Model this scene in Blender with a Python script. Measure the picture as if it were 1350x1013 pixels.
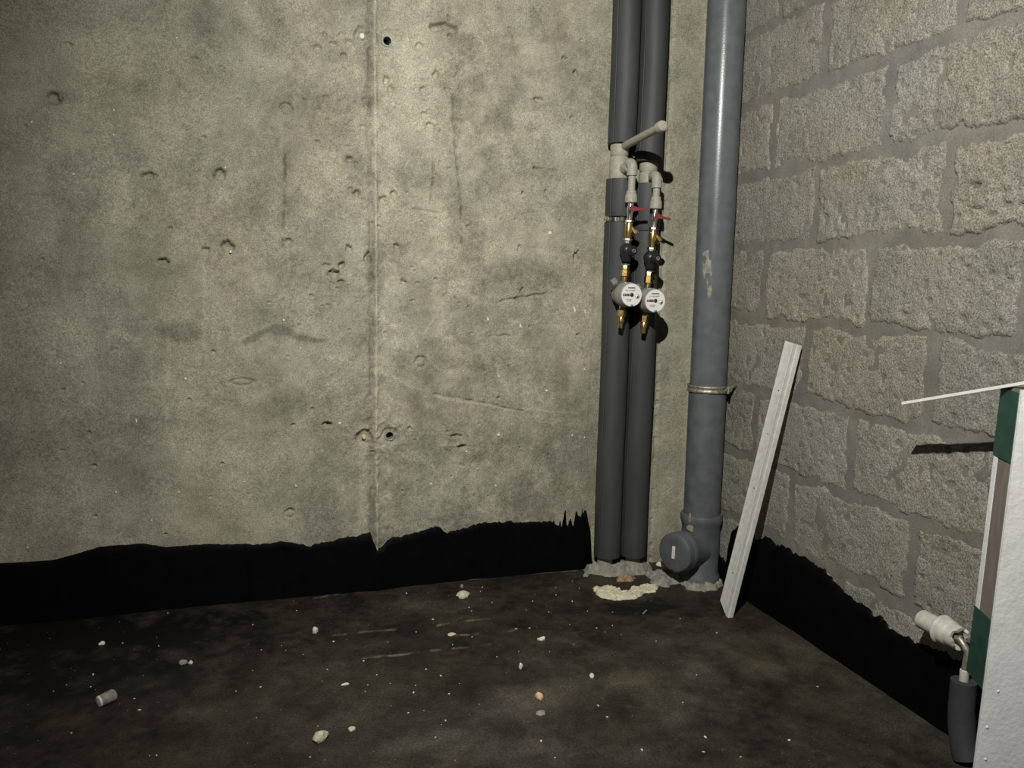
import bpy, math, random
import numpy as np
from mathutils import Vector, Matrix

for o in list(bpy.data.objects):
    bpy.data.objects.remove(o, do_unlink=True)
SC = bpy.context.scene
COL = SC.collection
random.seed(7)

# ------------------------------------------------------------------ camera
cam_d = bpy.data.cameras.new('camera')
cam = bpy.data.objects.new('camera', cam_d)
COL.objects.link(cam)
cam_d.sensor_width = 36.0
cam_d.lens = 1060.9 / 1350.0 * 36.0
cam_d.clip_start = 0.02
RIGHT = Vector((0.95296, -0.30249, 0.01916))
DOWN = Vector((-0.02202, -0.13215, -0.99099))
FWD = Vector((0.30229, 0.94395, -0.13259))
m = Matrix.Identity(4)
for i in range(3):
    m[i][0] = RIGHT[i]; m[i][1] = -DOWN[i]; m[i][2] = -FWD[i]
m.translation = Vector((-1.3546, -2.2846, 0.9226))
cam.matrix_world = m
SC.camera = cam

# ------------------------------------------------------------------ light
world = bpy.data.worlds.new('dim_room')
SC.world = world
world.use_nodes = True
world.node_tree.nodes['Background'].inputs[0].default_value = (0.55, 0.60, 0.66, 1)
world.node_tree.nodes['Background'].inputs[1].default_value = 0.024

ld = bpy.data.lights.new('hand_lamp', 'SPOT')      # torch held above and left of the viewer
lamp = bpy.data.objects.new('hand_lamp', ld)
COL.objects.link(lamp)
ld.energy = 192
ld.color = (1.0, 0.985, 0.92)
ld.shadow_soft_size = 0.012
ld.spot_size = math.radians(114)
ld.spot_blend = 1.0
lamp.location = (-1.27, -1.85, 1.83)
aim = Vector((-0.28, 0.0, 0.62)) - Vector(lamp.location)
lamp.rotation_euler = aim.to_track_quat('-Z', 'Y').to_euler()

vs = SC.view_settings
vs.view_transform = 'Standard'
vs.look = 'None'
vs.exposure = 0.0
vs.gamma = 1.0
vs.use_curve_mapping = False

# ------------------------------------------------------------------ measured places (metres, corner of the room = origin)
CRUMBS = [(-1.378, -0.4235), (-1.4133, -0.509), (-1.3617, -0.5043), (-1.3584, -0.3168), (-1.3102, -0.3054), (-1.3011, -0.3334), (-1.2608, -0.3685),
    (-1.1837, -0.3178), (-1.2114, -0.4587), (-1.1393, -0.584), (-1.1301, -0.5571), (-1.0805, -0.5646), (-1.0272, -0.5897), (-1.0632, -0.6982),
    (-1.0299, -0.6985), (-1.0938, -0.6594), (-0.9518, -0.0579), (-0.9154, -0.253), (-0.974, -0.3187), (-1.0535, -0.3554), (-0.989, -0.5202), (-0.9623,
    -0.557), (-1.1037, -0.5161), (-1.3703, -0.6315), (-1.2505, -0.6989), (-0.9944, -0.7494), (-1.1243, -0.4403), (-1.2696, -0.0299), (-1.2646,
    -0.0995), (-1.3783, -0.1604), (-1.2277, -0.5102), (-0.8986, -0.4115), (-1.0374, -0.6193), (-0.9623, -0.6463), (-0.9145, -0.2532), (-0.7284,
    -0.1836), (-0.6519, -0.2622), (-0.6147, -0.2078), (-0.5965, -0.2912), (-0.5148, -0.1303), (-0.5344, -0.1822), (-0.4466, -0.0928), (-0.4471,
    -0.1524), (-0.5045, -0.2373), (-0.4885, -0.3109), (-0.4236, -0.3354), (-0.6816, -0.3741), (-0.7167, -0.3667), (-0.5702, -0.3829), (-0.5094,
    -0.4209), (-0.4961, -0.4478), (-0.4612, -0.4719), (-0.4614, -0.4178), (-0.603, -0.4944), (-0.6767, -0.5152), (-0.7498, -0.4923), (-0.8403,
    -0.3818), (-0.8991, -0.4133), (-0.6613, -0.7807), (-0.6607, -0.8279), (-0.9291, -0.6052), (-0.9621, -0.5595), (-0.9102, -0.7066), (-0.9948,
    -0.7493), (-0.9623, -0.6463), (-0.8008, -0.2007), (-0.8001, -0.2258), (-0.7396, -0.0974), (-0.7255, -0.0689), (-0.8102, -0.5062), (-1.6001,
    -0.2273), (-1.7264, -0.342), (-1.7742, -0.377), (-1.7949, -0.4005), (-1.721, -0.4012), (-1.617, -0.3785), (-1.6215, -0.4848), (-1.6059, -0.5355),
    (-1.7234, -0.591), (-1.5656, -0.7173), (-1.5527, -0.7209), (-1.6864, -0.1877), (-1.5984, -0.027), (-0.2612, -0.4243), (-0.2132, -0.5322),
    (-0.3914, -0.5326), (-0.4768, -0.8193), (-0.141, -0.8421), (-0.5004, -0.9511), (-0.5309, -0.9964), (-0.4694, -1.0322), (-0.3407, -1.0076),
    (-0.3836, -0.7196), (-1.0276, -0.8056), (-1.0064, -0.7619), (-1.0634, -0.6985), (-1.0077, -0.8892), (-0.82, -0.9342), (-0.8272, -0.8744),
    (-1.2464, -0.8212), (-1.2725, -0.8036), (-0.6459, -0.9575), (-0.6618, -0.7795), (-0.6621, -0.8268)]
BIG = [(-0.7967, -0.1289), (-1.2241, -0.2552), (-1.2489, -0.7558), (-1.6775, -0.4999), (-1.5307, -0.3408), (-1.7346, -0.1825), (-0.7716, -0.5778),
    (-0.7746, -0.7205), (-0.6745, -0.4507), (-0.7923, -0.7798), (-0.8878, -0.3607), (-0.785, -0.0552), (-0.6252, -0.6638), (-1.1856, -0.7346),
    (-0.3373, -0.3622), (-1.1791, -0.5423)]
SCRATCHES = [(-1.1128, -0.2809, -1.0249, -0.2861), (-1.1216, -0.4258, -0.9965, -0.4315), (-0.827, -0.2814, -0.767, -0.2875), (-0.8765, -0.3638,
    -0.8213, -0.3696), (-0.9545, -0.4305, -0.9356, -0.4314), (-0.901, -0.4324, -0.869, -0.4369), (-0.8328, -0.4339, -0.8065, -0.4323), (-0.7397,
    -0.3731, -0.7163, -0.3652), (-1.1804, -0.2809, -1.1514, -0.2796), (-0.911, -0.2931, -0.8826, -0.2861), (-1.21, -0.0241, -1.145, -0.0128),
    (-0.8833, 0.0142, -0.6975, -0.003), (-0.5493, -0.0025, -0.4008, -0.0145)]
SPECKS = [(-1.8617, 1.2724, 0.0022, 0.0033), (-1.6792, 1.3151, 0.0022, 0.0022), (-1.6818, 1.2545, 0.0022, 0.0022), (-1.7766, 1.153, 0.0022, 0.0033),
    (-1.4204, 1.1901, 0.0022, 0.0022), (-1.4129, 0.9732, 0.0033, 0.0033), (-1.5275, 1.5022, 0.0022, 0.0022), (-1.2806, 0.7929, 0.0033, 0.0033),
    (-1.2377, 0.7157, 0.0022, 0.0022), (-1.534, 0.6372, 0.0028, 0.0044), (-1.6581, 0.5271, 0.0022, 0.0066), (-1.561, 0.328, 0.0022, 0.0022), (-1.7149,
    0.3379, 0.0022, 0.0033), (-1.8283, 0.682, 0.0022, 0.0022), (-0.7019, 0.7963, 0.0028, 0.0066), (-0.6003, 0.7762, 0.0033, 0.0077), (-0.4288, 0.8269,
    0.0033, 0.0121), (-0.3937, 0.8202, 0.0022, 0.0088), (-0.5137, 1.0535, 0.0055, 0.0055), (-0.6663, 0.6267, 0.0022, 0.0055), (-0.6631, 0.449, 0.0044,
    0.0044), (-0.8694, 0.3089, 0.0033, 0.0033), (-0.67, 0.292, 0.0033, 0.0033), (-0.728, 0.3472, 0.0022, 0.0022), (-0.9118, 0.7173, 0.0022, 0.0033),
    (-0.383, 0.4277, 0.0022, 0.0033), (-0.4241, 0.4367, 0.0022, 0.0033), (-1.1328, 0.5014, 0.0044, 0.0033), (-1.256, 0.3282, 0.0022, 0.0033),
    (-1.3934, 0.3474, 0.0022, 0.0022), (-1.6315, 0.2551, 0.0022, 0.0022), (-1.9268, 0.2046, 0.0022, 0.0022), (-0.058, 0.4738, 0.0022, 0.0033),
    (-0.3902, 0.6427, 0.0022, 0.0033), (-0.5132, 0.5794, 0.0044, 0.0033), (-0.7617, 0.4024, 0.0033, 0.0033)]
PITS = [(-1.8128, 1.3315, 0.0193, 0.0151), (-0.8613, 1.4745, 0.0107, 0.0151), (-0.4434, 1.5145, 0.0107, 0.0107), (-0.5543, 1.4306, 0.0215, 0.0086),
    (-1.1628, 1.5494, 0.0086, 0.0065), (-1.1374, 1.527, 0.0129, 0.0086), (-1.1828, 1.5147, 0.0107, 0.0086), (-1.1137, 1.5023, 0.0086, 0.0086),
    (-1.1606, 1.3889, 0.0086, 0.0065), (-1.2745, 1.566, 0.0086, 0.0065), (-0.8235, 1.5788, 0.0086, 0.0107), (-0.7539, 1.5779, 0.0065, 0.0065),
    (-0.9085, 1.5461, 0.0129, 0.0086), (-0.8974, 1.4309, 0.0086, 0.0107), (-0.8928, 1.3664, 0.0107, 0.0065), (-0.8776, 1.3369, 0.0151, 0.0086),
    (-1.1018, 1.2306, 0.0107, 0.0107), (-1.0819, 1.1406, 0.0107, 0.0107), (-1.423, 1.4405, 0.0086, 0.0054), (-1.3242, 1.4477, 0.0086, 0.0043),
    (-1.4843, 1.4551, 0.0129, 0.0065), (-1.7734, 1.4627, 0.0107, 0.0065), (-1.607, 1.1586, 0.0193, 0.0107), (-0.4264, 0.9821, 0.0107, 0.0258),
    (-0.6076, 1.0041, 0.0065, 0.0129), (-1.1036, 0.9899, 0.0107, 0.0107), (-0.9711, 1.0, 0.0107, 0.0086), (-1.1246, 0.9438, 0.0129, 0.0107), (-1.1454,
    0.9185, 0.0193, 0.0129), (-1.1656, 0.9429, 0.0151, 0.0065), (-1.125, 0.8981, 0.0107, 0.0086), (-0.9516, 0.9009, 0.0086, 0.0107), (-0.9982, 1.4482,
    0.0107, 0.0151), (-0.9878, 1.4192, 0.0086, 0.0172), (-1.1193, 1.5539, 0.0086, 0.0065), (-1.7725, 0.4973, 0.0054, 0.0129), (-0.4802, 1.5513,
    0.0107, 0.0086), (-0.4514, 1.3895, 0.0086, 0.0065), (-1.0091, 1.1298, 0.0107, 0.0107), (-0.9775, 1.1457, 0.0107, 0.0086), (-1.265, 1.0056, 0.0129,
    0.0086), (-1.4201, 0.9869, 0.0172, 0.0215), (-1.4768, 0.9754, 0.0129, 0.0086), (-1.579, 0.9434, 0.0172, 0.0107), (-1.0517, 0.9664, 0.0107,
    0.0193), (-1.0995, 1.5366, 0.0129, 0.0086), (-0.9333, 0.4783, 0.0086, 0.0065), (-1.1664, 0.4983, 0.0172, 0.0086), (-0.797, 0.45, 0.0215, 0.0065),
    (-0.7735, 0.4145, 0.0129, 0.0086), (-0.5993, 1.1641, 0.0065, 0.0065), (-0.5947, 0.4061, 0.0043, 0.0043), (-1.434, 1.1719, 0.0172, 0.0172)]
CRACKS = [[(-0.8133, 1.4136), (-0.8055, 1.2903), (-0.7884, 1.1443), (-0.7807, 1.0486), (-0.7826, 1.0163)], [(-0.8641, 1.2451), (-0.8742, 1.1193)],
    [(-0.8265, 1.6741), (-0.826, 1.6185)], [(-1.2696, 1.3084), (-1.2702, 1.1612), (-1.2812, 0.9808)], [(-0.924, 1.1066), (-0.8478, 1.0972)],
    [(-0.5636, 1.2374), (-0.4947, 1.2348)], [(-0.9775, 0.8236), (-0.9341, 0.8174)], [(-0.862, 0.5769), (-0.705, 0.5453), (-0.585, 0.5161)], [(-0.6632,
    0.85), (-0.5209, 0.874)], [(-0.6965, 0.747), (-0.614, 0.7467)], [(-0.9884, 0.7114), (-0.9162, 0.6888)], [(-0.6162, 0.8549), (-0.5932, 0.8888)],
    [(-0.7921, 0.4154), (-0.7502, 0.418)], [(-0.7962, 0.3648), (-0.7446, 0.3504)]]
LIGHTLINES = [[(-0.9993, 0.6353), (-0.889, 0.582), (-0.7981, 0.5526), (-0.5851, 0.5231)], [(-0.8347, 0.8419), (-0.8899, 0.7544)], [(-0.8226, 0.7431),
    (-0.7422, 0.698)], [(-0.6716, 0.6632), (-0.6343, 0.5709)], [(-0.8428, 0.4223), (-0.7502, 0.418)], [(-1.4811, 0.9556), (-1.4863, 0.7158)],
    [(-1.5709, 0.7565), (-1.5794, 0.6159)], [(-1.5834, 0.555), (-1.5874, 0.4937)], [(-1.4158, 0.7865), (-1.4115, 0.7253)], [(-0.8652, 0.3616),
    (-0.8303, 0.3019)], [(-0.5851, 0.5231), (-0.411, 0.5032)], [(-0.7268, 0.7539), (-0.6852, 0.7717)], [(-0.9953, 0.4024), (-0.991, 0.2663)],
    [(-1.6166, 0.657), (-1.62, 0.6168)]]
STAINS = [(-1.5429, 0.7624, 0.069, 0.034, -0.34), (-0.5702, 0.9227, 0.15, 0.06, -0.25), (-1.4242, 1.5313, 0.107, 0.065, -0.12), (-1.5985, 1.3858,
    0.047, 0.065, -0.18), (-1.8046, 1.3321, 0.052, 0.019, -0.25), (-1.3132, 0.5464, 0.097, 0.039, -0.2), (-0.8654, 0.396, 0.086, 0.086, -0.13),
    (-0.6788, 0.3867, 0.086, 0.065, -0.17), (-0.7068, 0.6638, 0.065, 0.056, -0.15), (-0.527, 0.638, 0.086, 0.065, -0.17), (-1.4387, 0.9962, 0.043,
    0.034, -0.15), (-1.29, 0.714, 0.086, 0.03, 0.16), (-1.6715, 1.0838, 0.026, 0.086, 0.12), (-1.8056, 0.7956, 0.086, 0.075, 0.1), (-0.9984, 1.2573,
    0.03, 0.194, 0.16), (-0.9883, 0.7978, 0.034, 0.215, 0.16), (-1.0658, 0.2713, 0.021, 0.086, 0.2), (-1.1829, 1.1858, 0.086, 0.129, 0.12), (-0.911,
    0.4886, 0.107, 0.107, -0.1), (-0.8005, 0.7983, 0.065, 0.129, 0.1), (-0.893, 1.407, 0.129, 0.172, 0.1), (-1.8051, 0.4427, 0.194, 0.086, -0.1),
    (-1.5906, 0.3488, 0.107, 0.065, -0.1), (-1.0388, 1.5721, 0.047, 0.129, -0.14), (-1.1687, 0.6705, 0.129, 0.086, 0.1), (-1.7573, 0.5207, 0.065,
    0.043, -0.14), (-1.9383, 0.5275, 0.129, 0.107, -0.12), (-1.6219, 0.5156, 0.065, 0.034, -0.16), (-1.469, 1.5449, 0.043, 0.065, -0.14), (-1.6304,
    0.7764, 0.052, 0.034, -0.15), (-1.6253, 1.1425, 0.034, 0.107, -0.1), (-1.2526, 1.1622, 0.03, 0.15, -0.12), (-0.8061, 1.3524, 0.017, 0.086, -0.16),
    (-0.6296, 0.9327, 0.065, 0.043, -0.15), (-0.4577, 0.3757, 0.086, 0.129, -0.1), (-1.2466, 0.9207, 0.065, 0.043, -0.15), (-1.364, 0.9385, 0.107,
    0.026, -0.12), (-0.9557, 0.6564, 0.03, 0.034, -0.12), (-0.6606, 0.7085, 0.065, 0.03, 0.12), (-0.7758, 0.6198, 0.107, 0.03, 0.14), (-0.9219,
    0.3988, 0.043, 0.021, 0.1), (-0.1766, 1.0812, 0.013, 0.43, -0.06), (-1.7821, 0.248, 0.026, 0.039, 0.25)]
ARC = [(-1.3783, 0.7395), (-1.3486, 0.7558), (-1.305, 0.7681), (-1.2692, 0.7618), (-1.2393, 0.7429), (-1.1783, 0.7342)]
COAT_BACK = [(-1.9919, 0.1739), (-1.9234, 0.1717), (-1.8711, 0.171), (-1.8173, 0.1827), (-1.7627, 0.1987), (-1.7079, 0.1982), (-1.6523, 0.1978),
    (-1.5964, 0.1824), (-1.539, 0.1818), (-1.4806, 0.1812), (-1.3814, 0.1728), (-1.2999, 0.1726), (-1.2169, 0.1544), (-1.1744, 0.1621), (-1.1315,
    0.1676), (-1.0881, 0.1709), (-1.0487, 0.1745), (-1.04, 0.144), (-1.029, 0.1223), (-1.0157, 0.1304), (-0.9956, 0.1518), (-0.9552, 0.16), (-0.9099,
    0.1704), (-0.8526, 0.1822), (-0.8175, 0.1607), (-0.7707, 0.1711), (-0.6995, 0.1847), (-0.6267, 0.1816), (-0.5525, 0.1712), (-0.4897, 0.1689),
    (-0.4639, 0.1521), (-0.4459, 0.1483), (-0.4392, 0.1798), (-0.4303, 0.1421), (-0.4213, 0.1834), (-0.4124, 0.1457), (-0.4009, 0.1869), (-0.385,
    0.1758), (-0.3754, 0.1999), (-0.3674, 0.1944), (-0.3611, 0.1616), (-0.3524, 0.136), (-0.3449, 0.0349), (-0.3401, 0.0092)]
COAT_RIGHT = [(-0.2445, 0.0659), (-0.2509, 0.1278), (-0.2651, 0.1914), (-0.2951, 0.2123), (-0.3276, 0.1993), (-0.3773, 0.1948), (-0.447, 0.2173),
    (-0.5289, 0.208), (-0.6691, 0.212), (-0.7112, 0.1863), (-0.8429, 0.1686), (-0.9373, 0.1552), (-1.0007, 0.1614), (-1.0788, 0.1696), (-1.14,
    0.1609)]
FOAM = [(-0.4089, -0.155), (-0.4195, -0.2354), (-0.3793, -0.2633), (-0.3253, -0.2664), (-0.2731, -0.2454), (-0.2343, -0.2379), (-0.2011, -0.204),
    (-0.242, -0.1744), (-0.2799, -0.1893), (-0.3303, -0.2003), (-0.357, -0.1502)]
MORT = [(-0.2013, -0.0941), (-0.2211, -0.1737), (-0.1861, -0.2142), (-0.1373, -0.1959), (-0.1392, -0.2451), (-0.0929, -0.2755), (-0.0255, -0.263),
    (0.0789, -0.1195)]
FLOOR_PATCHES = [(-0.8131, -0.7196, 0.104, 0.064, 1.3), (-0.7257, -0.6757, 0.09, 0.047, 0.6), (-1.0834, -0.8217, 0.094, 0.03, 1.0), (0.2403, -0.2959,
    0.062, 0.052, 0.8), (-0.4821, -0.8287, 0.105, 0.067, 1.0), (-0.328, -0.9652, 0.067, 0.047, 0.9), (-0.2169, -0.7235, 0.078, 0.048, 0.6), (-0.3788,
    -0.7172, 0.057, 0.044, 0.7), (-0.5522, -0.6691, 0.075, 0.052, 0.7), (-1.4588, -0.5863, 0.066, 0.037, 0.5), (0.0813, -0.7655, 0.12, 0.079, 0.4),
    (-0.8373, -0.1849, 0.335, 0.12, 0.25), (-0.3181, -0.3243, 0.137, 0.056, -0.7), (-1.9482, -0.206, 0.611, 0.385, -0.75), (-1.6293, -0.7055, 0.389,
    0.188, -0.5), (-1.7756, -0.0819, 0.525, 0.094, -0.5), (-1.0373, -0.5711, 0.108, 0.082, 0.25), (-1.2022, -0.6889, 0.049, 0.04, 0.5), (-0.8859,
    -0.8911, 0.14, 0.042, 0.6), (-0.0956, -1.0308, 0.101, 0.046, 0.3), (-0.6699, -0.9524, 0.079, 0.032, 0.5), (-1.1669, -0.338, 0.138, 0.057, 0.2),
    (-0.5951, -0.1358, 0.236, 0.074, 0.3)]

# ------------------------------------------------------------------ helpers
def hsh(ix, iy, seed):
    h = (ix.astype(np.int64) * 374761393 + iy.astype(np.int64) * 668265263 + seed * 974634777) & 0xFFFFFFFF
    h = ((h ^ (h >> 13)) * 1274126177) & 0xFFFFFFFF
    h = h ^ (h >> 16)
    return (h & 0xFFFF) / 65535.0

def vnoise(x, y, seed=0):
    ix = np.floor(x); iy = np.floor(y)
    fx = x - ix; fy = y - iy
    fx = fx * fx * fx * (fx * (fx * 6 - 15) + 10); fy = fy * fy * fy * (fy * (fy * 6 - 15) + 10)
    a = hsh(ix, iy, seed); b = hsh(ix + 1, iy, seed); c = hsh(ix, iy + 1, seed); d = hsh(ix + 1, iy + 1, seed)
    return (a * (1 - fx) + b * fx) * (1 - fy) + (c * (1 - fx) + d * fx) * fy - 0.5

def fbm(x, y, seed=0, octv=4, gain=0.5):
    s = 0; a = 1.0
    for k in range(octv):
        s = s + a * vnoise(x * 2 ** k + 17.3 * k, y * 2 ** k - 9.1 * k, seed + k); a *= gain
    return s

def sstep(a, b, x):
    t = np.clip((x - a) / (b - a), 0, 1)
    return t * t * (3 - 2 * t)

def seg_dist(px, py, pts):
    best = np.full_like(px, 9.0)
    for (x0, y0), (x1, y1) in zip(pts[:-1], pts[1:]):
        dx, dy = x1 - x0, y1 - y0
        t = np.clip(((px - x0) * dx + (py - y0) * dy) / (dx * dx + dy * dy + 1e-12), 0, 1)
        best = np.minimum(best, np.hypot(px - x0 - t * dx, py - y0 - t * dy))
    return best

def tag(o, label=None, cat=None, group=None, kind=None):
    if label: o['label'] = label
    if cat: o['category'] = cat
    if group: o['group'] = group
    if kind: o['kind'] = kind
    return o

def empty(name, loc=(0, 0, 0)):
    o = bpy.data.objects.new(name, None)
    o.empty_display_size = 0.05
    o.location = loc
    COL.objects.link(o)
    return o

def link_mesh(name, me, mat, parent=None, angle=40):
    if mat is not None: me.materials.append(mat)
    me.polygons.foreach_set('use_smooth', [True] * len(me.polygons))
    me.update()
    if angle: me.set_sharp_from_angle(angle=math.radians(angle))
    o = bpy.data.objects.new(name, me)
    COL.objects.link(o)
    if parent is not None:
        o.parent = parent
        o.matrix_parent_inverse = Matrix.Translation(-Vector(parent.location))   # shapes are given in world coordinates
    return o

class MB:
    """collects shapes given in world coordinates, then becomes one mesh object"""
    def __init__(s): s.v = []; s.f = []
    def add(s, v, f):
        n = len(s.v); s.v += [tuple(p) for p in v]; s.f += [tuple(i + n for i in q) for q in f]; return s
    def lathe(s, p0, d, prof, seg=28, cap=True, sx=1.0, twist=0.0):
        """rings of (distance along d, radius) around the axis p0 + t d"""
        p0 = Vector(p0); d = Vector(d).normalized()
        a = d.orthogonal().normalized()
        if abs(d.z) < 0.999 and abs(d.z) > -0.999:
            a = Vector((0, 0, 1)).cross(d).normalized()
        else: a = Vector((1, 0, 0))
        b = d.cross(a)
        v = []; f = []
        for t, r in prof:
            for k in range(seg):
                w = 2 * math.pi * k / seg + twist
                v.append(p0 + d * t + a * (r * math.cos(w) * sx) + b * (r * math.sin(w)))
        for i in range(len(prof) - 1):
            for k in range(seg):
                k2 = (k + 1) % seg
                f.append((i * seg + k, i * seg + k2, (i + 1) * seg + k2, (i + 1) * seg + k))
        if cap:
            f.append(tuple(reversed(range(seg)))); f.append(tuple((len(prof) - 1) * seg + k for k in range(seg)))
        return s.add(v, f)
    def cyl(s, p0, p1, r, seg=24, bev=0.0, r1=None):
        L = (Vector(p1) - Vector(p0)).length
        r1 = r if r1 is None else r1
        prof = [(0, r), (L, r1)] if not bev else [(0, r - bev), (bev, r), (L - bev, r1), (L, r1 - bev)]
        return s.lathe(p0, Vector(p1) - Vector(p0), prof, seg)
    def sweep(s, pts, r, seg=16, cap=True):
        pts = [Vector(p) for p in pts]; v = []; f = []
        up = None
        for i, p in enumerate(pts):
            t = (pts[min(i + 1, len(pts) - 1)] - pts[max(i - 1, 0)]).normalized()
            if up is None: up = t.orthogonal().normalized()
            up = (up - t * up.dot(t)).normalized(); sd = t.cross(up)
            rr = r[i] if isinstance(r, (list, tuple)) else r
            for k in range(seg):
                w = 2 * math.pi * k / seg
                v.append(p + up * (rr * math.cos(w)) + sd * (rr * math.sin(w)))
        for i in range(len(pts) - 1):
            for k in range(seg):
                k2 = (k + 1) % seg
                f.append((i * seg + k, i * seg + k2, (i + 1) * seg + k2, (i + 1) * seg + k))
        if cap:
            f.append(tuple(reversed(range(seg)))); f.append(tuple((len(pts) - 1) * seg + k for k in range(seg)))
        return s.add(v, f)
    def box(s, c, ax, ay, az, hx, hy, hz, bev=0.0):
        c = Vector(c); ax = Vector(ax).normalized(); ay = Vector(ay).normalized(); az = Vector(az).normalized()
        if not bev:
            v = [c + ax * (i * hx) + ay * (j * hy) + az * (k * hz) for i in (-1, 1) for j in (-1, 1) for k in (-1, 1)]
            return s.add(v, [(0, 1, 3, 2), (4, 6, 7, 5), (0, 4, 5, 1), (2, 3, 7, 6), (0, 2, 6, 4), (1, 5, 7, 3)])
        loops = []
        for (ins, z) in ((bev, -hz), (0, -hz + bev), (0, hz - bev), (bev, hz)):
            a, b = hx - ins, hy - ins
            loops.append([c + ax * x + ay * y + az * z for x, y in ((-a, -b), (a, -b), (a, b), (-a, b))])
        v = [p for l in loops for p in l]; f = [(3, 2, 1, 0), (12, 13, 14, 15)]
        for i in range(3):
            for k in range(4):
                k2 = (k + 1) % 4
                f.append((i * 4 + k, i * 4 + k2, i * 4 + 4 + k2, i * 4 + 4 + k))
        return s.add(v, f)
    def prism(s, outline, o, ax, ay, d0, d1):
        """outline in (ax, ay), pushed from d0 to d1 (vectors)"""
        o = Vector(o); ax = Vector(ax); ay = Vector(ay); n = len(outline)
        v = [o + ax * x + ay * y + Vector(d0) for x, y in outline] + [o + ax * x + ay * y + Vector(d1) for x, y in outline]
        f = [tuple(reversed(range(n))), tuple(range(n, 2 * n))] + [(k, (k + 1) % n, n + (k + 1) % n, n + k) for k in range(n)]
        return s.add(v, f)
    def build(s, name, mat, parent=None, angle=40):
        me = bpy.data.meshes.new(name); me.from_pydata(s.v, [], s.f)
        return link_mesh(name, me, mat, parent, angle)

def grid_mesh(name, P, mat, tone=None, parent=None, flip=False, angle=None):
    """P: (ny, nx, 3) array of points"""
    ny, nx = P.shape[:2]
    me = bpy.data.meshes.new(name)
    idx = np.arange(ny * nx).reshape(ny, nx)
    q = np.stack([idx[:-1, :-1], idx[:-1, 1:], idx[1:, 1:], idx[1:, :-1]], -1).reshape(-1, 4)
    if flip: q = q[:, ::-1]
    me.vertices.add(ny * nx); me.vertices.foreach_set('co', P.astype(np.float32).ravel())
    me.loops.add(q.size); me.loops.foreach_set('vertex_index', q.astype(np.int32).ravel())
    me.polygons.add(len(q)); me.polygons.foreach_set('loop_start', np.arange(0, q.size, 4, dtype=np.int32))
    if tone is not None:
        at = me.attributes.new('tone', 'FLOAT', 'POINT'); at.data.foreach_set('value', tone.astype(np.float32).ravel())
    me.update(calc_edges=True); me.validate()
    return link_mesh(name, me, mat, parent, angle)

# ------------------------------------------------------------------ materials
def new_mat(name):
    mt = bpy.data.materials.new(name); mt.use_nodes = True
    nt = mt.node_tree
    return mt, nt, nt.nodes['Principled BSDF']

def node(nt, kind, **kw):
    n = nt.nodes.new(kind)
    for k, v in kw.items():
        if k.startswith('i_'): n.inputs[k[2:].replace('_', ' ')].default_value = v
        else: setattr(n, k, v)
    return n

def noisy(name, c0, c1, scale=40, rough=0.6, metal=0.0, bump=0.0, bscale=120, spec=0.5, detail=5, stretch=(1, 1, 1), obj=False):
    """procedural two-tone material with grain"""
    mt, nt, b = new_mat(name)
    tc = node(nt, 'ShaderNodeTexCoord'); mp = node(nt, 'ShaderNodeMapping')
    mp.inputs['Scale'].default_value = stretch
    nt.links.new(tc.outputs['Object'], mp.inputs['Vector'])
    nz = node(nt, 'ShaderNodeTexNoise'); nz.inputs['Scale'].default_value = scale; nz.inputs['Detail'].default_value = detail
    nt.links.new(mp.outputs[0], nz.inputs['Vector'])
    rp = node(nt, 'ShaderNodeValToRGB')
    rp.color_ramp.elements[0].position = 0.33; rp.color_ramp.elements[1].position = 0.68
    rp.color_ramp.elements[0].color = (*c0, 1); rp.color_ramp.elements[1].color = (*c1, 1)
    nt.links.new(nz.outputs['Fac'], rp.inputs[0]); nt.links.new(rp.outputs[0], b.inputs['Base Color'])
    b.inputs['Roughness'].default_value = rough; b.inputs['Metallic'].default_value = metal
    b.inputs['Specular IOR Level'].default_value = spec
    if bump:
        n2 = node(nt, 'ShaderNodeTexNoise'); n2.inputs['Scale'].default_value = bscale; n2.inputs['Detail'].default_value = 4
        nt.links.new(mp.outputs[0], n2.inputs['Vector'])
        bp = node(nt, 'ShaderNodeBump'); bp.inputs['Strength'].default_value = bump; bp.inputs['Distance'].default_value = 0.002
        nt.links.new(n2.outputs['Fac'], bp.inputs['Height']); nt.links.new(bp.outputs[0], b.inputs['Normal'])
    return mt

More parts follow.
